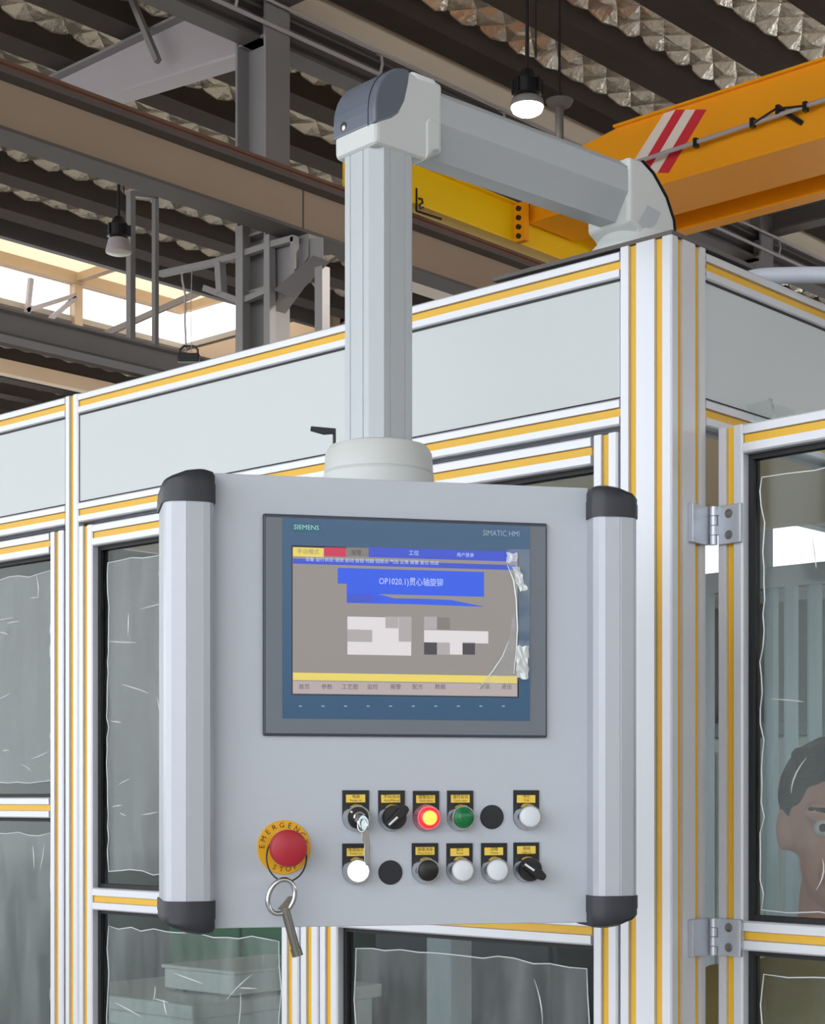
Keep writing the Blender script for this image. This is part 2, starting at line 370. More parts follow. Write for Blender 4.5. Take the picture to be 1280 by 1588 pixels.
MB().beam((on_y(205, 0, 9.4) - Vector((-11.2, 9.6, EYE + 7.35))), (on_y(245, 95, 9.4) - Vector((-11.2, 9.6, EYE + 7.35))), .06, .06).build('fly_brace', STEELG, raf)
def column(y, label):
    c = thing('steel_column', label, 'column', (-11.2, y, 0), 0, 'steel columns of the hall')
    H = EYE + 8.05
    MB().box(-.22, -.19, -.16, .16, 0, H).build('flange', STEELG, c)
    MB().box(.19, .22, -.16, .16, 0, H).build('flange', STEELG, c)
    MB().box(-.19, .19, -.012, .012, 0, H).build('web', STEELG, c)
    for z in (EYE + 4.3, EYE + 4.95, EYE + 5.5, EYE + 7.4):
        MB().box(-.19, .19, -.15, -.013, z, z + .025).build('stiffener', STEELG, c)
    MB().box(-.3, .3, -.25, .25, 0, .04).build('base_plate', STEELG, c)
    MB().prism([(.22, EYE + 4.75), (.75, EYE + 5.15), (.75, EYE + 5.37), (.22, EYE + 5.37)], 'y', -.1, .1).build('corbel', STEELG, c)
    return c
column(9.58, 'grey steel column standing left of the support arm')
column(18.75, 'grey steel column far back behind the enclosure corner')
# longitudinal beams on the column line
tag(MB().box(-11.3, -11.25, -14, 33, EYE + 7.78, EYE + 8.24).build('fascia_board', CREAM), 'cream fascia board under the roof behind the lit lamp', 'board')
eb = thing('eave_beam', 'dark eave beam along the roof above the support arm elbow', 'beam', (-11.2, 0, EYE + 7.4))
MB().box(-.13, .13, -14, 33, 0, .03).box(-.13, .13, -14, 33, .29, .32).box(-.015, .015, -14, 33, .03, .29).build('lower_channel', STEELD, eb)
MB().box(-.02, .1, -14, 33, .335, .40).build('upper_channel', STEELD, eb)
cd = thing('conduit_pipe', 'thin pale conduit pipe clipped beneath the dark eave beam', 'pipe', (-10.95, 0, EYE + 7.5))
MB().tube([(0, -14, 0), (0, 33, 0)], .022, 8).build('pipe', STEELL, cd, smooth=40)
MB().tube([(.02, -14, .22), (.02, 33, .22)], .016, 8).build('cable', STEELL, cd, smooth=40)
for j in range(9):
    y = 5 + j * 2.0
    MB().tube([(0, y, 0), (0.03, y, .1), (0, y + .02, .2), (-.06, y + .02, .24)], .016, 6).build('clip', STEELL, cd, smooth=40)
# crane runway A
RX = -10.7
rw = thing('crane_runway_beam', 'tan crane runway beam with rusty rail left of the support post', 'beam', (RX, 0, EYE + 5.42))
ibeam = MB().box(-.012, .012, -13, 33, .03, .46).build('web', TAN, rw)
MB().box(-.15, .15, -13, 33, 0, .03).build('bottom_flange', STEELD, rw)
MB().box(-.16, .16, -13, 33, .46, .50).build('top_flange', STEELD, rw)
MB().prism([(-.05, .50), (.05, .50), (.02, .53), (.02, .59), (.035, .60), (.035, .63), (-.035, .63), (-.035, .60), (-.02, .59), (-.02, .53)], 'y', -13, 33).build('rail', RUST, rw)
for j in range(6):
    yj = on_x(469, 330, RX).y + (j - 1) * 5.0
    MB().box(.0121, .0135, yj - .012, yj + .012, .03, .46).build('joint_plate', STEELD, rw)
# second, lower beam in the far bay with a guard frame standing on it
b2 = thing('bay_beam', 'dark grey crane beam of the far bay below the rooflight', 'beam', (-16.0, 0, EYE + 5.45))
MB().box(-.012, .012, -13, 33, .03, .30).build('web', STEELG, b2)
MB().box(-.15, .15, -13, 33, 0, .03).build('bottom_flange', STEELD, b2)
MB().box(-.14, .14, -13, 33, .30, .33).build('top_flange', STEELG, b2)
pA, pB = on_x(203, 545, -16.0), on_x(241, 545, -16.0)
gf = thing('guard_frame', 'tall thin steel portal frame standing on the grey far bay beam', 'frame', (-16.0, pA.y, EYE + 5.78))
MB().box(-.045, .045, -.04, .04, 0, 1.9).build('upright', STEELG, gf)
MB().box(-.035, .035, pB.y - pA.y - .03, pB.y - pA.y + .03, 0, 1.98).build('upright', STEELG, gf)
MB().beam((0, 0, 1.88), (0, pB.y - pA.y, 1.95), .07, .07).build('cross_bar', STEELG, gf)
# catwalk rail + gusset next to the column
cw = thing('catwalk_bracket', 'steel catwalk bracket and rail beside the column under the runway beam', 'bracket', (-11.9, 9.0, EYE + 4.2))
def CWB(name, pts, plane_y, w=.06, m=STEELG):
    off = Vector((-11.9, 9.0, EYE + 4.2)); b = MB()
    for a, c in zip(pts[:-1], pts[1:]): b.beam(on_y(*a, plane_y) - off, on_y(*c, plane_y) - off, w, w)
    return b.build(name, m, cw)
CWB('rail', [(250, 425), (330, 408), (375, 395), (420, 380), (458, 370)], 9.4)
CWB('rail', [(318, 447), (375, 468), (422, 448)], 9.4)
CWB('upright', [(341, 407), (344, 455)], 9.4, .08); CWB('upright', [(377, 352), (377, 548)], 9.4, .10)
CWB('upright', [(418, 365), (419, 540)], 9.4, .08); CWB('upright', [(457, 368), (457, 430)], 9.4, .06)
CWB('upright', [(500, 415), (500, 520)], 9.4, .10)
off = Vector((-11.9, 9.0, EYE + 4.2))
MB().loft([[on_y(px, py, y) - off for px, py in ((424, 450), (486, 396), (512, 406), (456, 462))] for y in (9.36, 9.42)]).build('gusset_plate', STEELD, cw)
MB().loft([[on_y(px, py, y) - off for px, py in ((455, 372), (501, 368), (501, 420), (455, 452))] for y in (9.5, 9.62)]).build('box_bracket', STEELG, cw)
# duct and beam under the crane carriage
tag(MB().box(-13.3, -12.9, 13.0, 33, EYE + 6.38, EYE + 6.80).build('white_duct', WHITEP, bevel=.01), 'white ventilation duct seen below the yellow crane carriage', 'duct')
tag(MB().box(-12.6, -12.4, 13.0, 33, EYE + 6.62, EYE + 6.86).build('tie_beam', STEELG), 'olive grey tie beam between carriage and white duct', 'beam')
tag(MB().box(LX0 - .6, LX0 - .4, -14, LY1 - .3, EYE + 7.5, EYE + 7.75).build('gutter_beam', TANL), 'light tan gutter beam under the grey far bay beam', 'beam')

# ------------------------------------------------------------------ overhead crane
cr = thing('overhead_crane', 'orange overhead travelling crane with red and white stripes on its girder', 'crane', (RX, 12.9, EYE + 6.05))
O = Vector((RX, 12.9, EYE + 6.05))
def CB(name, m, x0, x1, y0, y1, z0, z1, bev=0):
    return MB().box(x0 - O.x, x1 - O.x, y0 - O.y, y1 - O.y, z0 + EYE - O.z, z1 + EYE - O.z).build(name, m, cr, bevel=bev)
CB('end_carriage', CRANEY, RX - .16, RX + .16, 10.35, 15.6, 6.09, 6.49, .01)
CB('carriage_top_plate', CRANEY, RX - .2, RX + .2, 10.35, 15.6, 6.49, 6.51)
sp = CB('splice_flange', CRANE, RX + .16, RX + .30, 12.70, 12.78, 6.08, 6.5)
for j in range(4):
    MB().lathe((.23, -.20, .08 + j * .10), [(.028, 0), (.028, .03), (.012, .035)], 8, (0, -1, 0)).build('bolt', BLK, sp, smooth=40)
# box girder with tapered end (profile in x-z)
gx0, gx1 = RX + .22, 12.5
prof = [(gx0 - O.x, 6.32), (gx1 - O.x, 6.32), (gx1 - O.x, 7.06), (gx0 + 1.15 - O.x, 7.06), (gx0 + .65 - O.x, 6.98), (gx0 + .25 - O.x, 6.80), (gx0 - O.x, 6.62)]
prof = [(a, b + EYE - O.z) for a, b in prof]
gd = MB().prism(prof, 'y', 0.0, .84).build('box_girder', CRANE, cr)
MB().box(gx0 - O.x, gx1 - O.x, -.03, .0, 6.32 + EYE - O.z, 6.345 + EYE - O.z).build('bottom_edge', CRANE, gd)
MB().box(gx0 + 1.15 - O.x, gx1 - O.x, -.05, .89, 7.06 + EYE - O.z, 7.085 + EYE - O.z).build('top_flange', CRANE, gd)
far = MB().box(gx0 - O.x, gx1 - O.x, 1.32, 1.36, 6.32 + EYE - O.z, 7.0 + EYE - O.z).box(gx0 - O.x, gx1 - O.x, 1.24, 1.44, 6.30 + EYE - O.z, 6.32 + EYE - O.z).build('rear_girder', CRANE, cr)
def web_pt(px, py, dy=-.004): return on_y(px, py, 12.9 + dy) - O
def stripe(name, m, xt0, xt1, xb0, xb1):
    top, bot = 170, 268
    q = [(xt0, top), (xt1, top), (xb1, bot), (xb0, bot)]
    def cl(p): v = web_pt(*p); v.z = min(v.z, 7.055 + EYE - O.z); return v
    a = [cl(p) for p in q]; MB().loft([a, [v + Vector((0, .004, 0)) for v in a]]).build(name, m, cr)
dsl = -.60
def stx(x, y): return x + dsl * (y - 170)
for nm, m, x0, x1 in (('white_stripe', WHITEP, 1030, 1048), ('red_stripe', RED, 1048, 1063), ('white_stripe', WHITEP, 1063, 1079), ('red_stripe', RED, 1079, 1096)):
    stripe(nm, m, x0, x1, stx(x0, 268), stx(x1, 268))
tp = [on_y(985, 252, 12.78) - O, on_y(1290, 151, 12.78) - O]
ext = (tp[1] - tp[0]); tpz = Vector((0, 0, 0))
pw = MB().tube([tp[0], tp[0] + Vector((ext.x * 2.2, 0, ext.z * 2.2))], .022, 8).build('cable_rail', STEELL, cr, smooth=40)
cb = [on_y(1168, 192, 12.76) - O, on_y(1205, 168, 12.76) - O, on_y(1225, 167, 12.76) - O, on_y(1250, 164, 12.76) - O]
MB().tube(cb, .012, 6).build('loose_cable', BLK, pw, smooth=40)
for px, py in ((1168, 190), (1080, 221), (1250, 165), (1208, 170)):
    p = on_y(px, py, 12.78) - O; MB().box(p.x - .02, p.x + .02, p.y - .03, p.y + .03, p.z - .05, p.z + .04).build('cable_clamp', BLK, pw)
MB().beam(on_y(1210, 170, 12.78) - O, on_y(1245, 192, 12.9) - O, .04, .04).build('rail_bracket', BLK, pw)
g = MB()
for a, b in (((646, 292), (646, 327)), ((646, 327), (685, 340))): g.beam(on_x(*a, RX + .165) - O, on_x(*b, RX + .165) - O, .012, .02)
g.build('access_plate_edge', BLK, cr)
g = MB().tube([on_x(px, py, RX + .17) - O for px, py in ((650, 308), (655, 309), (656, 315), (651, 318), (652, 324), (657, 322))], .012, 6).build('painted_mark', BLK, cr)

# ------------------------------------------------------------------ lamps and hanging things
def high_bay(name, label, p, dia, on, group, rod_top):
    t = thing(name, label, 'lamp', p, 0, group)
    r = dia / 2; hs = .09 if on else .17
    MB().lathe((0, 0, 0), [(r, .0), (r * 1.02, .02), (r * .96, .06), (r * .80, hs * .9), (r * .6, hs)], 28).build('shade', STEELL if not on else STEELG, t, smooth=40)
    MB().lathe((0, 0, -.012), [(r * .97, .03), (r * .98, .006), (r * .88, -.03), (r * .6, -.055), (.001, -.065)] if on else [(r * .94, .03), (r * .97, .012), (r * .8, .0), (.001, -.004)], 28).build('lens', LAMPON if on else LAMPOFF, t, smooth=40)
    h = MB().lathe((0, 0, hs), [(r * .72, 0), (r * .86, .02), (r * .86, .14), (r * .6, .17), (r * .4, .24), (.03, .26)], 20).build('driver_housing', BLK, t, smooth=40)
    for j in range(8):
        a = j * math.pi / 4; MB().box(-.012, .012, r * .80, r * .95, hs + .02, hs + .15).build('cooling_fin', BLK, h, rz=a)
    MB().tube([(0, 0, hs + .2), (0, 0, rod_top - p[2])], .018, 8).build('hanger_rod', BLK, t, smooth=40)
    MB().tube([(.10, 0, .42), (.09, 0, rod_top - p[2])], .008, 6).build('supply_cable', BLK, t, smooth=40)
    if on:
        ld = bpy.data.lights.new('lamp_light', 'SPOT'); ld.energy = 800; ld.color = (1, .95, .86); ld.shadow_soft_size = r * .8; ld.spot_size = 2.6; ld.spot_blend = .6
        lo = bpy.data.objects.new('lamp_light', ld); COL.objects.link(lo); lo.parent = t; lo.location = (0, 0, -.05)
    return t
p = at_d(818, 166, 15.5); high_bay('high_bay_lamp', 'lit high bay lamp hanging above the support arm', p, .30, True, 'high bay lamps under the hall roof', ROOF + .31)
p = at_d(184, 392, 20.0); high_bay('high_bay_lamp', 'unlit bell-shaped high bay lamp beside the steel guard frame', p, .30, False, 'high bay lamps under the hall roof', ROOF + .31)
p = at_d(868, 215, 15.9)
dp = thing('drop_pipe', 'short dark drop pipe with round collar beside the lit lamp', 'pipe', p)
top = at_d(868, 160, 15.9).z - p.z
MB().tube([(0, 0, -.6), (0, 0, top)], .04, 12).build('pipe', STEELD, dp, smooth=40)
MB().lathe((0, 0, top), [(.05, -.05), (.11, -.02), (.13, .02), (.05, .04)], 20).build('collar', STEELD, dp, smooth=40)
MB().tube([(0, 0, top), (0, 0, ROOF - p.z)], .012, 6).build('hanger', BLK, dp, smooth=40)
p = on_y(293, 562, 9.4)
hk = thing('hanging_switch_box', 'small black box with handle hanging on a cable over the beam', 'switch box', p)
MB().box(-.11, .11, -.05, .05, 0, .085).build('body', BLK, hk, bevel=.01, rz=YAW)
MB().tube([Vector((X * CA, X * SA, z)) for X, z in ((-.09, .07), (-.09, .13), (-.05, .165), (.05, .165), (.09, .13), (.09, .07))], .012, 6).build('handle', BLK, hk, smooth=40)
MB().tube([on_y(px, py, 9.4) - p for px, py in ((289, 545), (287, 500), (287, 455), (283, 435), (282, 424), (292, 416))], .011, 6).build('cable', STEELL, hk, smooth=40)
MB().tube([on_y(px, py, 9.4) - p for px, py in ((297, 546), (296, 470), (298, 414))], .004, 6).build('thin_cord', STEELL, hk, smooth=40)

# ------------------------------------------------------------------ aluminium profiles
GW, GD = .0125, .0062
def section(w, d, gu, gv, b=.0022):
    g = GW / 2; P = [(b, 0)]
    for c in gu: P += [(c - g, 0), (c - g + .0006, GD), (c + g - .0006, GD), (c + g, 0)]
    P += [(w - b, 0), (w, b)]
    for c in gv: P += [(w, c - g), (w - GD, c - g + .0006), (w - GD, c + g - .0006), (w, c + g)]
    P += [(w, d - b), (w - b, d)]
    for c in reversed(gu): P += [(c + g, d), (c + g - .0006, d - GD), (c - g + .0006, d - GD), (c - g, d)]
    P += [(b, d), (0, d - b)]
    for c in reversed(gv): P += [(0, c + g), (GD, c + g - .0006), (GD, c - g + .0006), (0, c - g)]
    P += [(0, b)]
    return P
MAPS = {'z': lambda u, v, l: (u, v, l), 'x': lambda u, v, l: (l, u, v), 'y': lambda u, v, l: (v, l, u)}
def profile(name, parent, p0, axis, L, w, d, gu, gv, strips, label=None):
    """strips: list of sides 'v0','vd','u0','uw' that carry yellow inserts"""
    f = MAPS[axis]; sec = section(w, d, gu, gv)
    o = MB().loft([[f(u, v, l) for u, v in sec] for l in (0, L)]).build(name, ALU, parent, p0)
    h, e = .0052, .0006
    for sd in strips:
        for c in (gu if sd[0] == 'v' else gv):
            if sd == 'v0': u0, u1, v0, v1 = c - h, c + h, .0040, GD
            elif sd == 'vd': u0, u1, v0, v1 = c - h, c + h, d - GD, d - .0040
            elif sd == 'u0': u0, u1, v0, v1 = .0040, GD, c - h, c + h
            else: u0, u1, v0, v1 = w - GD, w - .0040, c - h, c + h
            a, b = f(u0, v0, e), f(u1, v1, L - e)
            MB().box(min(a[0], b[0]), max(a[0], b[0]), min(a[1], b[1]), max(a[1], b[1]), min(a[2], b[2]), max(a[2], b[2])).build('yellow_strip', YEL, o)
    return o
ZT = EYE + .7265
RAIL = ((EYE + .687, EYE + .7225), (EYE + .4925, EYE + .528))
enc = thing('machine_enclosure', 'aluminium profile machine enclosure with white panels and yellow slot strips', 'enclosure')
def vpost(x, y, w, d, gu, gv, strips, z1=ZT - .004, z0=0.0):
    return profile('post', enc, (x, y, z0), 'z', z1 - z0, w, d, gu, gv, strips)
vpost(-.082, 0, .082, .082, (.0205, .0615), (.0205, .0615), ('v0', 'uw'), ZT)
vpost(-1.300, 0, .038, .04, (.019,), (.02,), ('v0', 'uw'))
vpost(-.690, 0, .040, .04, (.02,), (.02,), ('v0',), RAIL[1][0])
vpost(-2.50, 0, .040, .04, (.02,), (.02,), ('v0',))
vpost(-.04, .80, .04, .04, (.02,), (.02,), ('uw',)); vpost(-.04, 1.95, .04, .04, (.02,), (.02,), ('uw',)); vpost(-1.3, 1.95, .04, .04, (.02,), (.02,), ()); vpost(-2.5, 1.95, .04, .04, (.02,), (.02,), ())
def xrail(x0, x1, z0, z1, y=0.0, st=('u0',)):
    h = z1 - z0; return profile('rail', enc, (x0, y, z0), 'x', x1 - x0, .04, h, (.02,), (h / 2,), st)
def yrail(y0, y1, z0, z1, x=-.04, st=('vd',)):
    h = z1 - z0; return profile('rail', enc, (x, y0, z0), 'y', y1 - y0, h, .04, (h / 2,), (.02,), st)
for z0, z1 in RAIL:
    xrail(-1.2615, -.0825, z0, z1); xrail(-2.46, -1.3005, z0, z1)
    yrail(.0825, .7995, z0, z1); yrail(.8405, 1.9495, z0, z1)
    xrail(-2.46, -1.3, z0, z1, 1.95, ()); xrail(-1.26, -.04, z0, z1, 1.95, ())
def infill(x0, x1, y0, y1, z0, z1):
    MB().box(x0, x1, y0, y1, z0, z1).build('infill_panel', INFILL, enc)
pz0, pz1 = RAIL[1][1], RAIL[0][0]
infill(-1.260, -.084, .004, .010, pz0 + .002, pz1 - .003); infill(-2.46, -1.302, .004, .010, pz0 + .002, pz1 - .003)
infill(-.010, -.004, .084, .80, pz0 + .002, pz1 - .003); infill(-.010, -.004, .84, 1.95, pz0 + .002, pz1 - .003)
def gasket_x(x0, x1, z):
    MB().box(x0, x1, .0025, .010, z - .0014, z + .0014).build('gasket', RUB, enc)
for (a, b) in ((-1.261, -.083), (-2.46, -1.301)):
    gasket_x(a, b, pz1 - .0018); gasket_x(a, b, pz0 + .001)
for z in (pz1 - .0018, pz0 + .001):
    MB().box(-.010, -.0025, .083, .7995, z - .0014, z + .0014).build('gasket', RUB, enc)
MB().box(-1.2625, -1.2605, .004, .018, pz0, pz1).build('gasket', RUB, enc)
MB().box(-1.3015, -1.2995, .002, .018, 0.1, ZT - .02).build('gasket', RUB, enc)
# lower rails at the floor, back and far-side sheets
MB().box(-2.5, -.0, 1.965, 1.975, .1, RAIL[1][0]).build('rear_sheet', CABG, enc)
MB().box(-2.49, -2.48, .04, 1.95, .1, ZT - .05).build('end_sheet', CABG, enc)
MB().box(-2.49, -.02, .06, 1.95, ZT - .045, ZT - .04).build('top_sheet', TRANSLU, enc)
for y in (.42, .8):
    for k in range(3):
        pass
for k in range(3):      # little black connector caps where the side rail meets the corner post
    MB().box(-.004, -.001, .0820, .0829, RAIL[0][0] + .004 + k * .011, RAIL[0][0] + .009 + k * .011).build('connector_cap', BLK, enc)

# ------------------------------------------------------------------ doors with acrylic panes and torn protective film
def film_outline(x0, x1, z0, z1, rnd, j=.004):
    pts = []
    n = 14
    for k in range(n): pts.append((x0 + (x1 - x0) * k / n + rnd.uniform(-j, j), z0 + rnd.uniform(-j, j)))
    for k in range(2 * n): pts.append((x1 + rnd.uniform(-j, j), z0 + (z1 - z0) * k / (2 * n) + rnd.uniform(-j, j) * .5))
    for k in range(n): pts.append((x1 - (x1 - x0) * k / n + rnd.uniform(-j, j), z1 + rnd.uniform(-j, j)))
    for k in range(2 * n): pts.append((x0 + rnd.uniform(-j, j), z1 - (z1 - z0) * k / (2 * n) + rnd.uniform(-j, j) * .5))
    return pts
def door(name, label, org, rz, W, z0, z1, mids, seed, strips_side=('v0',), film=FILM, ncrease=34, fm=(.022, .022, .03, .03)):
    d = thing(name, label, 'door', (org[0], org[1], 0.0), rz, 'glazed doors of the machine enclosure')
    rnd = random.Random(seed); sw = .0395
    for x in (0, W - sw):
        profile('stile', d, (x, 0, z0), 'z', z1 - z0, sw, .04, (sw / 2,), (.02,), strips_side)
    rails = [(z0, z0 + .038)] + mids + [(z1 - .038, z1)]
    for a, b in rails:
        profile('rail', d, (sw + .0004, 0, a), 'x', W - 2 * sw - .0040, .04, b - a, (.02,), ((b - a) / 2,), ('u0',))
    for (a0, a1), (b0, b1) in zip(rails[:-1], rails[1:]):
        x0, x1, c0, c1 = sw, W - sw, a1, b0
        t = .007
        MB().box(x0, x0 + t, .014, .03, c0, c1).box(x1 - t, x1, .014, .03, c0, c1).box(x0 + t, x1 - t, .014, .03, c0, c0 + t).box(x0 + t, x1 - t, .014, .03, c1 - t, c1).build('gasket', RUB, d)
        pn = MB().box(x0 + t, x1 - t, .020, .024, c0 + t, c1 - t).build('pane', GLASS, d)
        ol = film_outline(x0 + fm[0], x1 - fm[1], c0 + fm[2], c1 - fm[3], rnd)
        MB().add([(a, .0188, b) for a, b in ol], [tuple(range(len(ol)))]).build('film', film, pn)
        ce = MB().tube([(a, .0186, b) for a, b in ol], .0009, 5, True)
        for _ in range(ncrease):
            cx, cz = rnd.uniform(x0 + .04, x1 - .04), rnd.uniform(c0 + .05, c1 - .05)
            an = rnd.choice((rnd.uniform(1.2, 1.9), rnd.uniform(-.3, .3), rnd.uniform(0, 3.1))); ln = rnd.uniform(.012, .09); cv = rnd.uniform(-.012, .012)
            pts = []
            for k in range(6):
                s = k / 5 - .5; pts.append((min(max(cx + math.cos(an) * ln * s + cv * (s * s) * 2, x0 + .025), x1 - .025), .0187, min(max(cz + math.sin(an) * ln * s, c0 + .03), c1 - .03)))
            if (Vector(pts[0]) - Vector(pts[-1])).length > .004: ce.tube(pts, [.0003, .0008, .0011, .0011, .0008, .0003], 4)
        co = ce.build('film_crease', CREASE, pn); co['kind'] = 'stuff'
    return d
DZ0, DZ1 = .12, EYE + .484
MID = [(EYE - .197, EYE - .158)]
door('enclosure_door', 'closed glazed door right behind the control panel next to the corner post', (-.6455, -.002), 0, .561, DZ0, DZ1, MID, 3)
door('enclosure_door', 'closed glazed door left behind the control panel beside the slim post', (-1.2575, -.002), 0, .566, DZ0, DZ1, MID, 11)
door('enclosure_door', 'closed glazed door at the left edge with a higher middle rail', (-1.905, -.002), 0, .602, DZ0, DZ1 - .001, [(EYE - .036, EYE + .0015)], 23)
od = door('enclosure_door', 'hinged glazed door standing open at the right edge', (.012, .09), math.radians(-3.75), .70, DZ0, EYE + .4885, [(EYE - .1985, EYE - .160)], 31, ('v0',), FILMD, 26, (.018, .018, .014, .03))
def hinge(parent, z0, z1):
    h = MB().box(.004, .036, -.0045, -.0005, z0, z1).build('hinge', ZINC, parent, bevel=.0006)
    MB().box(.036, .041, -.0065, -.0005, z0, z1).build('leaf_edge', ZINC, h, bevel=.0008)
    rot = math.radians(3.75)
    lf = MB().box(-.0005, .0045, -.042, -.003, z0, z1).build('post_leaf', ZINC, h, (-.0112, -.006, 0), bevel=.0006, rz=rot)
    MB().box(-.0005, .0075, -.047, -.042, z0, z1).build('leaf_edge', ZINC, h, (-.0112, -.006, 0), bevel=.0008, rz=rot)
    n = 4
    for k in range(n):
        a = z0 + (z1 - z0) * k / n; b = z0 + (z1 - z0) * (k + 1) / n
        MB().lathe((-.002, -.006, a + .0004), [(.0055, 0), (.0055, b - a - .0008)], 16).build('knuckle', ZINC, h, smooth=40)
        MB().box(*((-.002, .006) if k % 2 else (-.0095, -.002)), -.0075, -.0025, a + .0006, b - .0006).build('knuckle_tab', ZINC, h)
    for zz in (z0 + .0115, z1 - .0115):
        MB().lathe((.021, -.0045, zz), [(.0062, 0), (.0058, .0006), (.0036, .0008), (.003, .0002), (.001, .0002)], 16, (0, -1, 0)).build('screw', STEELK, h, smooth=30)
        MB().lathe((-.0078, -.032, zz), [(.0062, 0), (.0058, .0006), (.0036, .0008), (.003, .0002), (.001, .0002)], 16, (math.cos(rot), math.sin(rot), 0)).build('screw', STEELK, h, smooth=30)
hinge(od, EYE + .334, EYE + .385); hinge(od, EYE - .207, EYE - .158)
for o in od.children:
    pass
# scrap of clear film on the side rail and the hose lying on top
p = on_x(1160, 648, .002); q = on_x(1222, 632, .004)
sf = MB(); vs = []; fs = []
for r in range(6):
    for c in range(9):
        yy = p.y + (q.y - p.y) * c / 8; zz = EYE + .505 + .05 * r / 5 * (1 - .35 * abs(c - 4) / 4)
        vs.append((.003 + .012 * math.sin(c * 1.3 + r) * (r / 5) + .008 * r / 5, yy, zz))
for r in range(5):
    for c in range(8): fs.append((r * 9 + c, r * 9 + c + 1, (r + 1) * 9 + c + 1, (r + 1) * 9 + c))
tag(sf.add(vs, fs).build('film_scrap', FILMD, smooth=60), 'scrap of clear protective film stuck to the side rail above the open door', 'film')
hz = ZT - EYE + .0125
hp = [camf(.40, 2.56, hz), camf(.44, 2.47, hz), camf(.485, 2.425, hz), camf(.53, 2.415, hz), camf(.575, 2.41, hz - .001), camf(.62, 2.40, hz - .006), camf(.68, 2.38, hz - .03), camf(.72, 2.36, hz - .09)]
def smooth_path(P, n=6):
    out = []
    for k in range(len(P) - 1):
        a, b_, c, d_ = P[max(k - 1, 0)], P[k], P[k + 1], P[min(k + 2, len(P) - 1)]
        for q in range(n):
            t_ = q / n; out.append(.5 * (2 * b_ + (c - a) * t_ + (2 * a - 5 * b_ + 4 * c - d_) * t_ ** 2 + (3 * b_ - a - 3 * c + d_) * t_ ** 3))
    return out + [P[-1]]
hp = smooth_path(hp)
tag(MB().tube(hp, .0115, 14).build('flexible_hose', HOSE, smooth=50), 'grey flexible hose lying on the enclosure top at the right', 'hose')

# ------------------------------------------------------------------ things inside the enclosure
def cabinet(name, label, x0, x1, y0, y1, z1, m, top_m, doors=2, z0=0.0):
    t = thing(name, label, 'cabinet', ((x0 + x1) / 2, (y0 + y1) / 2, z0)); w, d, h = (x1 - x0) / 2, (y1 - y0) / 2, z1 - z0
    MB().box(-w, w, -d, d, .06, h - .03).build('body', m, t, bevel=.006)
    MB().box(-w - .015, w + .015, -d - .015, d + .015, h - .03, h).build('top', top_m, t, bevel=.004)
    MB().box(-w + .03, w - .03, -d + .03, d - .03, 0, .06).build('plinth', CABD, t)
    for k in range(doors):
        a = -w + .012 + k * (2 * w - .012) / doors; b = a + (2 * w - .012) / doors - .012
        dr = MB().box(a, b, -d - .012, -d, .09, h - .06).build('door', m, t, bevel=.003)
        MB().box(b - .035, b - .02, -d - .03, -d - .012, h * .5, h * .5 + .12).build('handle', CHROME, dr, bevel=.003)
    return t
cabinet('machine_cabinet', 'low white machine cabinet behind the left closed door', -1.90, -1.44, .42, .95, EYE - .42, CABW, CABW)
ib = thing('instrument_box', 'small white instrument box standing on the low white cabinet', 'box', (-1.55, .70, EYE - .4199))
MB().box(-.13, .10, -.16, .16, .006, .05).build('body', CABW, ib, bevel=.004); MB().box(-.135, .105, -.165, .165, .05, .058).build('lid', CABW, ib, bevel=.003)
for a, b_ in ((-.1, -.13), (.07, -.13), (-.1, .13), (.07, .13)): MB().box(a - .012, a + .012, b_ - .012, b_ + .012, 0, .006).build('foot', RUB, ib)
cabinet('tall_cabinet', 'tall pale grey cabinet seen through the gap beside the corner post', -1.05, -.45, 1.30, 1.85, EYE + .16, CABW, CABG)
cabinet('green_cabinet', 'green machine cabinet behind the left edge door', -2.40, -1.80, 1.15, 1.75, EYE + .05, MGRN, MGRN)
cabinet('dark_machine', 'dark grey machine housing behind the closed doors', -1.72, -1.15, 1.25, 1.85, EYE + .22, CABD, CABG)
ip = thing('reflection_post', 'pale post standing in for a pillar reflected in the right closed door', 'post', (-.835, .52, 0))  # added inside to stand in for the pillar reflected in the lower pane
MB().box(-.03, .03, -.03, .03, .01, EYE + .35).build('profile', ALU, ip, bevel=.003); MB().box(-.08, .08, -.08, .08, 0, .012).build('foot_plate', CABD, ip)
MB().box(-.3, .3, -.02, .02, EYE - .02, EYE + .02).build('cross_arm', CABG, ip); MB().box(-.1, .1, -.06, .06, EYE - .16, EYE - .02).build('motor', CABD, ip, bevel=.01)
sc_ = thing('strip_curtain', 'pale vinyl strip curtain inside the enclosure behind the open door', 'curtain', (-.30, 1.02, .1))
MB().box(-.36, .24, -.012, .012, EYE + .40 - .1, EYE + .44 - .1).build('hanging_rail', ALU, sc_)
for k in range(13):
    MB().prism([(-.015, 0), (-.008, -.005), (.008, -.005), (.015, 0), (.015, .002), (.008, -.002), (-.008, -.002), (-.015, .002)], 'z', .0, EYE + .40 - .1).build('strip', STRIPC, sc_, (-.34 + k * .046, -.006 * (k % 2), 0))

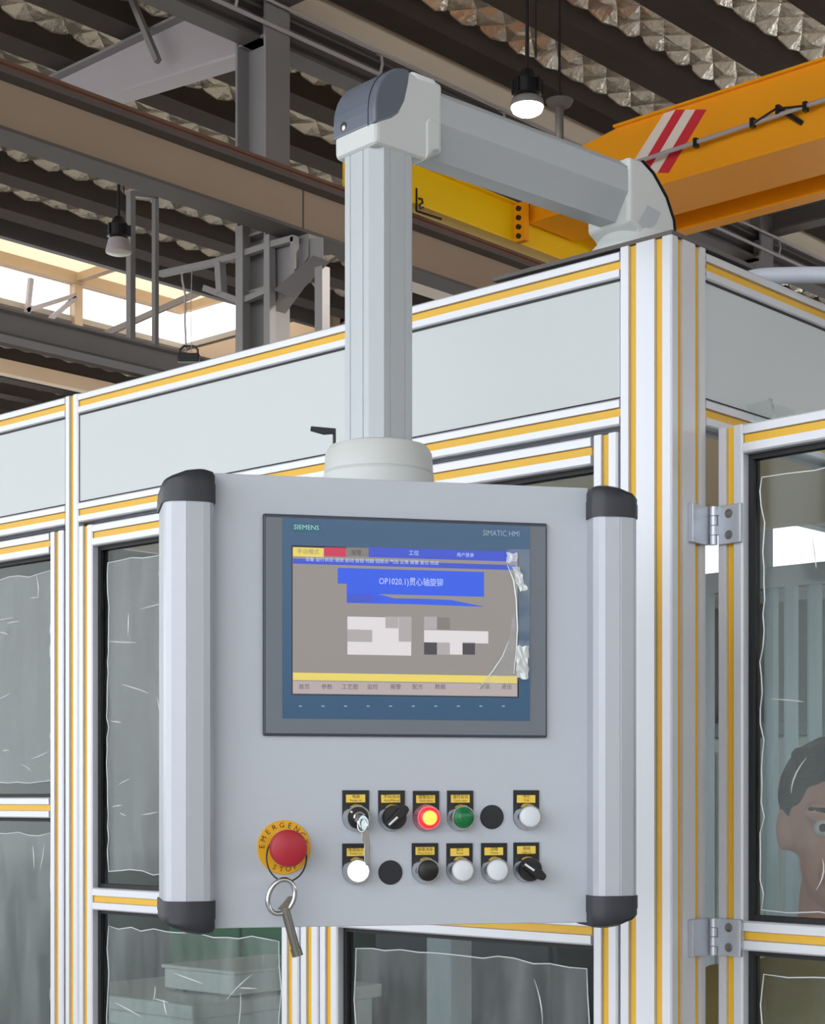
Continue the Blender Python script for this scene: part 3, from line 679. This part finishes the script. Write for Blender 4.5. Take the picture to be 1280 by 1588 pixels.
# ------------------------------------------------------------------ person standing in the doorway behind the open door
pp = camf(.612, 2.45); PZ = EYE - .295
ps = thing('person', 'person with dark hair in a khaki jacket behind the open door pane', 'person', (pp.x, pp.y, 0), YAW - math.radians(8))
def soft(mb, name, m, vox, parent):
    o = mb.build(name, m, parent); r = o.modifiers.new('remesh', 'REMESH'); r.mode = 'VOXEL'; r.voxel_size = vox; r.use_smooth_shade = True
    s = o.modifiers.new('smooth', 'SMOOTH'); s.factor = .5; s.iterations = 4
    return o
HC = EYE - .045                                   # head centre height; figure faces local -y
b = MB()
b.ball((0, .008, HC + .025), (.076, .095, .098)).ball((0, -.022, HC - .045), (.058, .068, .075)).ball((0, -.05, HC - .085), (.032, .035, .028))
b.capsule((0, -.088, HC + .012), (0, -.108, HC - .022), .010, .015).capsule((-.028, -.085, HC - .062), (.028, -.085, HC - .062), .011, .011)
b.capsule((-.045, -.078, HC + .026), (.045, -.078, HC + .026), .014, .014)
b.ball((.077, .012, HC), (.012, .022, .034)).ball((-.077, .012, HC), (.012, .022, .034))
b.capsule((0, .018, HC - .09), (0, .03, HC - .20), .055, .062)
b.ball((0, .03, HC - .30), (.17, .10, .12)).ball((0, .02, HC - .48), (.15, .10, .20)).ball((0, .02, HC - .70), (.155, .105, .15))
for sx in (-1, 1):
    b.capsule((sx * .17, .03, HC - .27), (sx * .21, .05, HC - .55), .048, .038).capsule((sx * .21, .05, HC - .55), (sx * .20, -.04, HC - .79), .036, .026)
    b.ball((sx * .20, -.055, HC - .85), (.018, .04, .048))
    for k, (fx, L) in enumerate(((-.024, .062), (-.008, .072), (.008, .068), (.022, .055))):
        b.capsule((sx * .20, -.055 + fx, HC - .885), (sx * .196, -.06 + fx, HC - .885 - L), .009, .0075)
    b.capsule((sx * .19, -.09, HC - .85), (sx * .178, -.115, HC - .90), .010, .008)
    b.capsule((sx * .09, .02, HC - .78), (sx * .10, .01, .50), .085, .058).capsule((sx * .10, .01, .50), (sx * .10, .03, .09), .055, .038)
    b.capsule((sx * .10, .06, .05), (sx * .11, -.13, .035), .042, .032)
soft(b, 'body', SKIN, .007, ps)
j = MB(); j.ball((0, .03, HC - .30), (.195, .122, .135)).ball((0, .02, HC - .48), (.178, .125, .22)).ball((0, .02, HC - .70), (.18, .13, .17)).capsule((0, .03, HC - .185), (0, .03, HC - .22), .07, .10)
for sx in (-1, 1):
    j.capsule((sx * .165, .03, HC - .262), (sx * .212, .05, HC - .55), .066, .055).capsule((sx * .212, .05, HC - .55), (sx * .20, -.03, HC - .77), .053, .042)
soft(j, 'jacket', KHAKI, .009, ps)
t = MB(); t.ball((0, .02, HC - .78), (.175, .125, .13))
for sx in (-1, 1): t.capsule((sx * .09, .02, HC - .80), (sx * .10, .01, .50), .10, .072).capsule((sx * .10, .01, .50), (sx * .10, .03, .12), .07, .058)
soft(t, 'trousers', NAVY, .012, ps)
h = MB(); h.ball((0, .022, HC + .05), (.086, .098, .088)).ball((0, .055, HC + .01), (.074, .07, .075)).ball((0, -.035, HC + .098), (.066, .05, .034))
for k in range(11): h.capsule((-.06 + k * .012, -.06, HC + .105), (-.064 + k * .0128, -.090, HC + .072 + .006 * (k % 3)), .014, .006)
soft(h, 'hair', HAIR, .006, ps)
for sx in (-1, 1):
    e = MB().ball((sx * .031, -.079, HC + .004), .0125, 12, 8).build('eye', EYEW, ps, smooth=60)
    MB().ball((sx * .031, -.0895, HC + .004), (.006, .003, .006), 10, 6).build('iris', IRIS, e, smooth=60)
    MB().capsule((sx * .016, -.094, HC + .027), (sx * .048, -.086, HC + .03), .004, .003).build('eyebrow', HAIR, ps, smooth=60)
for sx in (-1, 1): MB().prism([(sx * .10 + a * .047, .0 + b_ * .14 - .035) for a, b_ in ((-.8, 1), (.8, 1), (1, .2), (1, -.6), (.5, -1), (-.5, -1), (-1, -.6), (-1, .2))], 'z', 0.0, .07).build('shoe', BLK, ps, bevel=.012)

# ------------------------------------------------------------------ suspension arm
AO = camf(-.040, 2.02); AZ = EYE + .354
AYAW = YAW + math.radians(42.2)
arm = thing('suspension_arm', 'light grey suspension arm from the enclosure top down to the control panel', 'support arm', (AO.x, AO.y, AZ), AYAW)
def A(z): return z - .354
def octo(w, h, c, n=None):
    return [(-w / 2 + c, -h / 2), (w / 2 - c, -h / 2), (w / 2, -h / 2 + c), (w / 2, h / 2 - c), (w / 2 - c, h / 2), (-w / 2 + c, h / 2), (-w / 2, h / 2 - c), (-w / 2, -h / 2 + c)]
def grooved(w, h, c):         # octagon with a fine step line beside each chamfer
    P = octo(w, h, c); out = []
    for k in range(8):
        p, q = Vector(P[k]), Vector(P[(k + 1) % 8]); out.append(tuple(p)); L = (q - p).length; d = (q - p) / L; nrm = Vector((d.y, -d.x))
        if k % 2 == 0:
            for s in (.009, L - .011):
                out += [tuple(p + d * s), tuple(p + d * (s + .0003) - nrm * .0009), tuple(p + d * (s + .0018) - nrm * .0009), tuple(p + d * (s + .0021))]
    return out
sec = grooved(.068, .068, .0125)
MB().loft([[(u, v, z) for u, v in sec] for z in (A(.41), A(.775))]).build('upright_tube', ARMW, arm)
half = [(0, .8505), (.020, .8505), (.0335, .8400), (.0347, .8385), (.0340, .8378), (.0340, .8362), (.0350, .8355), (.0352, .8085), (.0352, .8055), (.0345, .8040), (.014, .7700), (0, .7700)]
sec = half[1:-1] + [(-a, b_) for a, b_ in reversed(half[1:-1])]
MB().loft([[(x, u, A(v)) for u, v in sec] for x in (.05, .425)]).build('boom_tube', ARMW, arm)
base = MB().lathe((0, 0, 0), [(.0655, 0), (.0655, .026), (.0635, .028), (.0645, .030), (.063, .052), (.058, .060), (.046, .0635), (.03, .0635)], 48).build('swivel_base', ARMC, arm, smooth=30)
lv = MB().box(-.004, .004, -.002, .002, .055, .085)
lv = MB().tube([(0, 0, .063), (0, 0, .086)], .002, 6).build('lever_pin', BLK, arm, (-.030, .046, 0), smooth=40)
d = (camf(-1, 0) - camf(0, 0)); dl = Matrix.Rotation(-AYAW, 3, 'Z') @ d
MB().tube([Vector((0, 0, .083)), Vector((0, 0, .083)) + dl * .012, Vector((0, 0, .086)) + dl * .028], [.0035, .0045, .003], 8).build('clamp_lever', CAP, lv, smooth=40)
# elbow at the post: outline in x-z, extruded across
def arc(cx, cz, r0, r1, a0, a1, n):
    return [(cx + r0 * math.cos(math.radians(a0 + (a1 - a0) * k / n)), cz + r1 * math.sin(math.radians(a0 + (a1 - a0) * k / n))) for k in range(n + 1)]
ol = [(-.038, .754), (.039, .754), (.047, .758), (.056, .768), (.070, .768), (.070, .8535), (.03, .8535)] + arc(.012, .795, .050, .0575, 90, 180, 10)
ol = [(a, A(b_)) for a, b_ in ol]
eb1 = MB().prism(ol, 'y', -.0375, .0375).build('post_elbow', ARMC, arm, bevel=.012)
cp = [(-.0390, .777), (-.0390, .795)] + list(reversed(arc(.012, .795, .0510, .0585, 90, 180, 10)))[1:] + [(.016, .8538), (.014, .838), (.008, .815), (-.002, .797), (-.012, .789), (-.03, .780)]
cp = [(a, A(b_)) for a, b_ in cp]
cpo = MB().prism(cp, 'y', -.0384, .0384).build('elbow_cap', SLATE, eb1, bevel=.012)
sm = [(-.0394, .777), (-.0394, .795)] + list(reversed(arc(.012, .795, .0514, .0589, 90, 180, 10)))[1:]
MB().tube([(a, -.0262, A(b_)) for a, b_ in sm], .0006, 5).build('cap_seam', CAP, eb1)
MB().lathe((-.0388, .018, A(.789)), [(.0055, 0), (.0055, .0006), (.001, .0006)], 16, (-1, 0, 0)).build('screw_hole', BLK, eb1, smooth=40)
MB().lathe((-.0394, .017, A(.7868)), [(.003, 0), (.003, .0006), (.001, .0006)], 12, (-1, 0, 0)).build('screw_head', WHITEP, eb1, smooth=40)
MB().prism([(.041, A(.755)), (.054, A(.769)), (.064, A(.772)), (.064, A(.800)), (.058, A(.806)), (.047, A(.806)), (.041, A(.800))], 'y', -.0392, .0392).build('elbow_rib', ARMC, eb1, bevel=.003)
MB().prism([(.020, A(.8545)), (.058, A(.8545)), (.060, A(.8470)), (.026, A(.8440))], 'y', -.0378, .0378).build('top_insert', WBTN, eb1, bevel=.005)
# elbow on the enclosure roof
o2 = [(.408, .8525), (.436, .8525), (.458, .842), (.486, .816), (.502, .788), (.508, .745), (.432, .745), (.424, .757), (.408, .766)]
o2 = [(a, A(b_)) for a, b_ in o2]
eb2 = MB().prism(o2, 'y', -.038, .038).build('roof_elbow', ARMC, arm, bevel=.006)
sm = [(.436, .8527), (.458, .8424), (.4863, .8163), (.5026, .788), (.5086, .746), (.5096, .746), (.5036, .7885), (.4872, .8171), (.4586, .8435), (.436, .8537)]
MB().prism([(a, A(b_)) for a, b_ in sm], 'y', -.0385, .0385).build('cover_seam', RUB, eb2)
MB().prism([(.424, A(.768)), (.444, A(.796)), (.474, A(.792)), (.462, A(.772)), (.440, A(.757))], 'y', -.0386, .0386).build('elbow_recess', ARMW, eb2, bevel=.002)
MB().lathe((.464, 0, A(.7265 + .0065)), [(.063, 0), (.063, .006), (.060, .012), (.054, .018), (.047, .030), (.03, .034)], 48).build('roof_flange', ARMC, arm, smooth=30)
fo = Matrix.Translation((AO.x, AO.y, AZ)) @ Matrix.Rotation(AYAW, 4, 'Z')
pl = MB().box(-.30, .0005, .0005, .20, ZT + .0002, ZT + .0058)
inv = fo.inverted(); pl.v = [tuple(inv @ Vector(v)) for v in pl.v]
pl.build('mounting_plate', STEELD, arm)
for (bx, by) in ((-.285, .02), (-.285, .18)):
    c = inv @ Vector((bx, by, ZT + .0058)); MB().lathe(c, [(.007, 0), (.007, .004), (.004, .0055)], 12).build('plate_bolt', ZINC, arm, smooth=30)

# ------------------------------------------------------------------ control panel
TH = math.radians(12.3); PY0, PX0 = 1.904, -.0093
PB = -.1416
pc = camf(PX0, PY0)
cp_ = thing('control_panel', 'light grey operator control panel with display and buttons hanging from the arm', 'control panel', (pc.x, pc.y, EYE + PB), YAW + TH)
def pa(px, py, dl=0.0):
    """pixel -> (x, z) on the panel plane lying dl in front of the face plate"""
    c, s = math.cos(TH), math.sin(TH); t = (px - 640) / FP; Y0 = PY0 - dl * c; X0 = PX0 + dl * s
    a = (t * Y0 - X0) / (c - t * s)
    return a, (HOR - py) / FP * (Y0 + a * s) - PB
HW, HH = .2145, .4957
MB().box(-HW - .02, HW + .02, .006, .12, .002, HH - .002).build('housing', PANEL, cp_, bevel=.004)
MB().box(-HW, HW, 0.0, .006, 0, HH).build('face_plate', PANEL, cp_, bevel=.0012)
# grips
def grip(sgn):
    sec = [(0, .004), (.0005, -.020), (.005, -.0265), (.012, -.029), (.0285, -.0305), (.0290, -.0298), (.0302, -.0298), (.0307, -.0304), (.046, -.0265), (.0515, -.021), (.0535, -.012), (.0535, .058), (.012, .058), (.012, .004)]
    sec = [(sgn * (HW - .001 + a), b_) for a, b_ in sec]
    z0, z1 = .0315, HH - .0365
    g = MB().loft([[(a, b_, z) for a, b_ in sec] for z in (z0, z1)]).build('grip', GRIP, cp_)
    capsec = [(-.0015, .004), (-.0015, -.021), (.004, -.0280), (.012, -.0310), (.030, -.0325), (.047, -.0285), (.0528, -.0225), (.0555, -.012), (.0555, .060), (-.0015, .060)]
    for top in (0, 1):
        zz = z1 if top else z0; dr = 1 if top else -1
        rings = []
        ins = [(0, 0, 0), (0, 0, .55), (.0007, .5, .55), (.0007, .5, .56), (.0006, 0, .80), (.0025, 0, .93), (.007, 0, 1.0)]
        def hgt(u): return .0365 * (1 - .34 * max(0, (u / .058)) ** 2.6)
        for inset, _, fr in ins:
            ring = []
            for a, b_ in capsec:
                u = min(max(a, .0), .058); k = 1 - inset / .03
                ring.append((sgn * (HW - .001 + .029 + (a - .029) * k), .014 + (b_ - .014) * k, zz + dr * (hgt(u) * fr)))
            rings.append(ring)
        MB().loft(rings).build('end_cap', CAP, g, smooth=35)
    return g
grip(-1); grip(1)

# touch display
def rect(b, x0, x1, z0, z1, y0, y1): return b.box(x0, x1, y0, y1, z0, z1)
(bx0, bz1), (bx1, bz0) = pa(407, 797), pa(847, 1142)
bz1 = pa(407, 797)[1]; bz0 = pa(407, 1141)[1]
ds = MB().box(bx0, bx1, -.0055, 0, bz0, bz1).build('touch_display', HMIE, cp_, bevel=.002)
ds['label'] = 'touch display with grey frame and blue front'
MB().box(bx0 + .003, bx1 - .002, -.0066, -.0053, bz0 + .0025, bz1 - .004).build('front_frame', HMIG, ds, bevel=.0006)
D = .0068
x0, _ = pa(438, 900, D); x1, _ = pa(822, 900, D); _, z0 = pa(438, 1114, D)
MB().box(x0, x1, -.0071, -.0066, z0, bz1 - .0045).build('blue_front', HMIB, ds)
def SR(name, m, px0, px1, py0, py1, lay=1):
    a0, zt = pa(px0, py0, .0074); a1, _ = pa(px1, py0, .0074); _, zb = pa(px0, py1, .0074)
    return MB().box(a0, a1, -.0071 - .00012 * lay - .0001, -.0071, zb, zt).build(name, m, ds)
SR('screen_edge', BLK, 452.5, 805, 845.5, 1077.5, 0.4)
SR('screen', SC_BG, 454, 803, 848, 1076, 1)
SR('alarm_field', SC_YE, 454.5, 502, 848.5, 862.5, 2); SR('fault_field', SC_RD, 503, 537, 848.5, 862.5, 2)
SR('status_field', SC_GD, 537.5, 572, 848.5, 862.5, 2); SR('header_bar', SC_BD, 572, 800, 848.5, 864, 2)
SR('message_bar', SC_BD, 454.5, 801, 866, 874, 2); SR('title_banner', SC_BL, 524, 751, 880.5, 905, 2)
SR('title_banner', SC_BL, 538, 751, 905, 920, 2)
def screen_poly(name, m, pts, lay):
    q = [pa(px, py, .0074) for px, py in pts]
    return MB().prism(q, 'y', -.0071 - .00012 * lay - .0001, -.0071).build(name, m, ds)
screen_poly('subtitle_band', SC_BL, [(538, 920), (582, 920), (612, 928), (655, 928.5), (700, 930.5), (752, 941), (640, 937), (538, 935)], 2)
screen_poly('subtitle_shade', SC_BD, [(538, 921), (575, 921), (590, 930), (560, 935), (538, 934.6)], 2.4)
SR('mosaic_tile', SC_W, 539, 638, 956, 1015, 2); SR('mosaic_tile', SC_G1, 539, 577.5, 976, 995, 3)
SR('mosaic_tile', SC_G1, 618.5, 638.5, 956, 995, 3); SR('mosaic_tile', SC_G1, 598, 618, 956, 974, 2.6)
SR('mosaic_tile', SC_G1, 658, 678, 956, 976, 2); SR('mosaic_tile', SC_GD, 678, 698, 957, 976, 2)
SR('mosaic_tile', SC_W, 658, 757.5, 977, 996, 2); SR('mosaic_tile', SC_DK, 658, 678, 996, 1015, 2); SR('mosaic_tile', SC_G1, 678, 698, 996, 1015, 2)
SR('mosaic_tile', SC_W, 698, 717.5, 996, 1015, 2); SR('mosaic_tile', SC_DK, 717.5, 737, 996, 1015, 2)
SR('ticker_band', SC_YE, 454.5, 802, 1043, 1054.5, 2); SR('softkey_bar', SC_KEY, 454.5, 802, 1056, 1075, 2)
def dtext(name, txt, px, py, h, m, lay=3.2, sx=1.0):
    a, z = pa(px, py, .0076); return text_part(name, txt, h, m, ds, (a, -.0071 - .00012 * lay - .0002, z), sx=sx)
MB().box(*[pa(454, 0, D)[0], pa(497, 0, D)[0]], -.0072, -.0070, pa(454, 825, D)[1], pa(454, 811, D)[1]).build('logo_field', TEAL, ds)
dtext('brand_lettering', 'SIEMENS', 475.5, 818, .0072, CTXT, 1.2, 1.05)
dtext('series_lettering', 'SIMATIC HMI', 778, 827.5, .0088, WTXT, 1.2, .85)
dtext('title_text', 'OP1020.1)贯心轴旋铆', 638, 903, .0098, SC_TX, 3.2, .8)
dtext('field_text', '手动模式', 478, 856, .0062, SC_GD, 3.2); dtext('field_text', '报警', 553, 857.5, .0060, SC_DK, 3.2)
dtext('field_text', '工位', 642, 858, .006, SC_TX, 3.2); dtext('field_text', '用户登录', 722, 861, .005, SC_TX, 3.2)
dtext('field_text', '设备 运行状态 请按 启动 按钮 伺服 回原点 气压 正常 报警 复位 完成', 578, 870.5, .0050, SC_TX, 3.2)
for px, s in ((472, '首页'), (507, '参数'), (543, '工艺图'), (578, '监控'), (614, '报警'), (648, '配方'), (683, '数据'), (752, '登录'), (786, '退出')):
    dtext('softkey_text', s, px, 1065.5, .0062, SC_DK, 3.2)
for k in range(10):
    px = 466 + k * 35; MB().box(pa(px - 2.2, 0, D)[0], pa(px + 2.2, 0, D)[0], -.0072, -.0070, pa(px, 1096, D)[1], pa(px, 1094.2, D)[1]).build('key_marker', WTXT, ds)
# peeling protective film on the display
def fpt(px, py, lift): a, z = pa(px, py, .0085 + lift); return (a, -.0085 - lift, z)
cr1 = MB().tube([fpt(787, 876, .0), fpt(797, 900, .0015), fpt(801, 930, .002), fpt(803, 975, .0015), fpt(801, 1010, .0015), fpt(797, 1045, .001)], [.0004, .0011, .0010, .0009, .0007, .0004], 6)
cr1.tube([fpt(789, 995, .001), fpt(780, 1018, .0015), fpt(765, 1040, .0015), fpt(742, 1068, .0)], [.0003, .0010, .0008, .0003], 6)
cr1.build('film_fold', CREASE, ds, smooth=60)
def crumple(px0, px1, py0, py1, n, m_, seed):
    rr = random.Random(seed); vs = []; fs = []
    for r in range(m_ + 1):
        for c in range(n + 1):
            vs.append(fpt(px0 + (px1 - px0) * c / n + rr.uniform(-1.5, 1.5) + 12 * r / m_ * (seed % 2), py0 + (py1 - py0) * r / m_ + rr.uniform(-2, 2), rr.uniform(0, .003)))
    for r in range(m_):
        for c in range(n): a = r * (n + 1) + c; fs += [(a, a + 1, a + n + 2), (a, a + n + 2, a + n + 1)]
    MB().add(vs, fs).build('film_crumple', CREASE, ds)
crumple(786, 803, 858, 872, 4, 4, 4); crumple(794, 806, 878, 916, 3, 6, 5); crumple(801, 820, 1002, 1052, 4, 7, 6)
fl = MB().add([fpt(*p, .0) for p in ((786, 852), (822, 852), (822, 1050), (803, 1056), (742, 1072), (765, 1040), (790, 990), (799, 930))], [tuple(range(8))]).build('loose_film', see_through('display_film', (.95, .97, .98, 1), .2, .05, .10, S(200, 208, 212), .2, 40, (1, 1, 1), .06), ds)

# legend plates with switches
PR = .0150
def plate_mesh():
    o = [(-PR, .0300), (-PR, 0)] + [(PR * math.cos(a), PR * math.sin(a)) for a in [math.pi + math.pi * k / 20 for k in range(1, 20)]] + [(PR, 0), (PR, .0300)]
    return MB().prism(o, 'y', -.0022, 0).mesh('legend_plate', BLK)
PLM = plate_mesh()
LBM = MB().box(-.0108, .0108, -.0028, -.0022, .0165, .0252).mesh('label_strip', LABY)
NY = (0, -1, 0)
def metal_collar(parent, m=CHROME):
    MB().lathe((0, -.0022, 0), [(.0150, 0), (.0150, .003), (.0143, .0045), (.0140, .012), (.0132, .0145), (.0118, .0145), (.0118, .010)], 36, NY).build('collar', m, parent, smooth=30)
def base(name, px, py, label, l1, l2):
    a, z = pa(px, py); o = inst(PLM, name, cp_, (a, 0, z)); o['label'] = label
    lb = inst(LBM, 'label_strip', o, (RND.uniform(-.0008, .0008), 0, RND.uniform(-.0008, .0008)), (0, RND.uniform(-.03, .03), 0))
    v1, f1 = text_geo(l1, .0044); v2, f2 = text_geo(l2, .0034)
    MB().add([(x, -.00295, z_ + .0228) for x, _, z_ in v1], f1).add([(x, -.00295, z_ + .0188) for x, _, z_ in v2], f2).build('label_text', INK, o)
    return o
def push(px, py, label, m, l1, l2, core=None, collar=CHROME):
    o = base('push_button', px, py, label, l1, l2); metal_collar(o, collar)
    MB().lathe((0, -.0022, 0), [(.0117, .004), (.0117, .0165), (.0108, .0180), (.0102, .0183), (.001, .0187)], 36, NY).build('button_cap', m, o, smooth=30)
    if core: MB().lathe((0, -.0022, 0), [(.0082, .0184), (.0080, .0200), (.0066, .0208), (.001, .0211)], 30, NY).build('lens', core, o, smooth=30)
    return o
def selector(px, py, label, ang, l1, l2):
    o = base('selector_switch', px, py, label, l1, l2); metal_collar(o)
    kn = MB().lathe((0, -.0022, 0), [(.0135, .006), (.0135, .017), (.0125, .019), (.001, .0195)], 36, NY).build('knob', BLK, o, smooth=30)
    ca, sa = math.cos(ang), math.sin(ang)
    def P(r, t): return (r * ca - t * sa, r * sa + t * ca)
    MB().prism([P(-.012, -.004), P(.010, -.0055), P(.0165, -.0035), P(.0175, 0), P(.0165, .0035), P(.010, .0055), P(-.012, .004)], 'y', -.030, -.019).build('handle', BLK, o, bevel=.0012)
    MB().prism([P(-.0118, -.0011), P(.001, -.0011), P(.001, .0011), P(-.0118, .0011)], 'y', -.0308, -.0298).build('pointer_line', WBTN, o)
    return o
ks = base('key_switch', 551.5, 1267.5, 'key switch with chrome ring', '电源', 'Power on'); metal_collar(ks)
MB().lathe((0, -.0022, 0), [(.0128, .006), (.0128, .013), (.0118, .0145), (.001, .0145)], 36, NY).build('switch_face', BLK, ks, smooth=30)
MB().lathe((.001, -.0022, 0), [(.0068, .0145), (.0068, .0185), (.0058, .0195), (.0042, .0195), (.001, .018)], 28, NY).build('lock_barrel', CHROME, ks, smooth=30)
MB().lathe((-.0075, -.0167, .0062), [(.0014, 0), (.0013, .0006), (.0002, .0007)], 12, NY).build('dot_mark', WBTN, ks)
selector(607, 1267.5, 'black selector switch pointing up right', math.radians(42), '手动/自动', 'Auto/Manual')
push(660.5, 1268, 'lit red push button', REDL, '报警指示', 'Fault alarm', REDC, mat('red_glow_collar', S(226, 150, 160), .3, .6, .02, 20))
push(713.5, 1267.5, 'green push button', GREEN, '循环启动', 'Cycle start', GREEN)
push(816, 1266.5, 'white push button', WBTN, '停止', 'Stop')
push(551.5, 1350, 'lit white push button', WLIT, '电源指示', 'Power on')
push(659, 1349, 'black push button', BLK, '报警消音', 'Mute button')
push(712.5, 1349, 'white push button', WBTN, '复位', 'Reset')
push(766, 1348.5, 'white push button', WBTN, '回零', 'Home')
selector(816, 1347.5, 'black selector switch pointing down right', math.radians(-34), '照明', 'Light on')
for px, py in ((763, 1267), (605.5, 1353)):
    a, z = pa(px, py); MB().lathe((0, 0, 0), [(.0136, 0), (.0136, .0012), (.0128, .0022), (.001, .0024)], 36, NY).build('blanking_plug', PLUG, cp_, (a, 0, z), smooth=30)
# emergency stop
a, z = pa(440.5, 1314)
es = MB().lathe((0, 0, 0), [(.0298, 0), (.0298, .0014), (.0290, .0020), (.001, .0020)], 56, NY).build('emergency_stop', ESTY, cp_, (a, 0, z), smooth=30)
es['label'] = 'emergency stop with yellow disc and red mushroom head'
let = MB()
def letter(ch, ang, rad, rot, sz):
    vs, fs = text_geo(ch, sz); c, s = math.cos(rot), math.sin(rot); ox, oz = rad * math.cos(ang), rad * math.sin(ang)
    let.add([(ox + x * c - z_ * s, -.0022, oz + x * s + z_ * c) for x, _, z_ in vs], fs)
for k, ch in enumerate('EMERGENCY'):
    an = math.radians(178 - k * 20.5); letter(ch, an, .0243, an - math.pi / 2, .0082)
for k, ch in enumerate('STOP'):
    an = math.radians(244 + k * 18.5); letter(ch, an, .0243, an + math.pi / 2, .0082)
let.build('lettering', INK, es)
MB().lathe((0, 0, 0), [(.0145, .002), (.0145, .014), (.013, .024), (.0135, .027)], 36, NY).build('collar', BLK, es, smooth=30)
MB().lathe((0, 0, 0), [(.0125, .026), (.0188, .0275), (.0202, .0305), (.0202, .037), (.0190, .0395), (.0168, .0405), (.001, .0412)], 48, NY).build('mushroom_head', ESTR, es, smooth=30)

# key on a wire ring hung over the emergency stop, and the key in the switch
Rm = Matrix.Translation((pc.x, pc.y, EYE + PB)) @ Matrix.Rotation(YAW + TH, 4, 'Z')
def pl3(px, py, dl): a, z = pa(px, py, dl); return Vector((a, -dl, z))
def hang(name, label, cat, org):
    t = thing(name, label, cat, (0, 0, 0)); t.matrix_world = Rm @ Matrix.Translation(org); return t
org = pl3(462, 1481, .03)
kr = hang('cabinet_key', 'steel square cabinet key hanging on a black wire ring at the emergency stop', 'key', org)
cx, cy, rx, ry = 444.5, 1330, 31, 37
pts = [pl3(cx + rx * math.cos(t_) , cy + ry * math.sin(t_), .022 + .006 * math.sin(t_)) - org for t_ in [2 * math.pi * k / 40 for k in range(40)]]
pts = [p for p in pts]
MB().tube(pts, .0009, 7, True).build('wire_ring', BLK, kr, smooth=60)
ov = []
for k in range(40):
    t_ = 2 * math.pi * k / 40; u, w = 20 * math.cos(t_), 28 * math.sin(t_); ph = math.radians(24)
    ov.append(pl3(436.5 + u * math.cos(ph) - w * math.sin(ph) * .9, 1390.5 + u * math.sin(ph) * .9 + w * math.cos(ph), .0295) - org)
MB().tube(ov, .0028, 10, True).build('key_loop', CHROME, kr, smooth=60)
MB().loft([[pl3(px, py, dl) - org for px, py in ((430, 1410), (447, 1390), (456, 1390), (446, 1411))] for dl in (.0275, .0315)]).build('key_web', STEELK, kr, bevel=.0006)
sh = MB().tube([pl3(441.5, 1407, .0295) - org, pl3(461, 1479, .0295) - org], .0049, 16).build('key_shaft', STEELK, kr, smooth=40)
MB().tube([pl3(458.5, 1470, .0295) - org, pl3(462, 1482.5, .0295) - org], .0060, 16).build('key_socket', STEELK, sh, smooth=40)
org = pl3(568, 1342, .03)
k2 = hang('switch_key', 'small chrome key with steel tag hanging from the key switch', 'key', org)
MB().loft([[pl3(px, py, dl) - org for px, py in ((554, 1264), (561, 1267), (562, 1276), (555, 1273))] for dl in (.016, .040)]).build('key_blade', STEELK, k2, bevel=.0005)
hd = pl3(563, 1276, .042)
MB().lathe(hd - org, [(.0078, -.0010), (.0085, 0), (.0078, .0010)], 24, (.55, -.75, .1)).build('key_head', CHROME, k2, smooth=30)
rg = [pl3(562 + 7 * math.cos(t_), 1280 + 10 * math.sin(t_), .043 + .004 * math.cos(t_)) - org for t_ in [2 * math.pi * k / 28 for k in range(28)]]
MB().tube(rg, .0010, 7, True).build('split_ring', CHROME, k2, smooth=60)
MB().loft([[pl3(px, py, dl) - org for px, py in ((561, 1289), (566, 1284), (572, 1287), (574, 1305), (573, 1340), (568, 1343), (565, 1335), (565, 1310), (561, 1300))] for dl in (.036, .0375)]).build('spare_key', CHROME, k2, bevel=.0004)
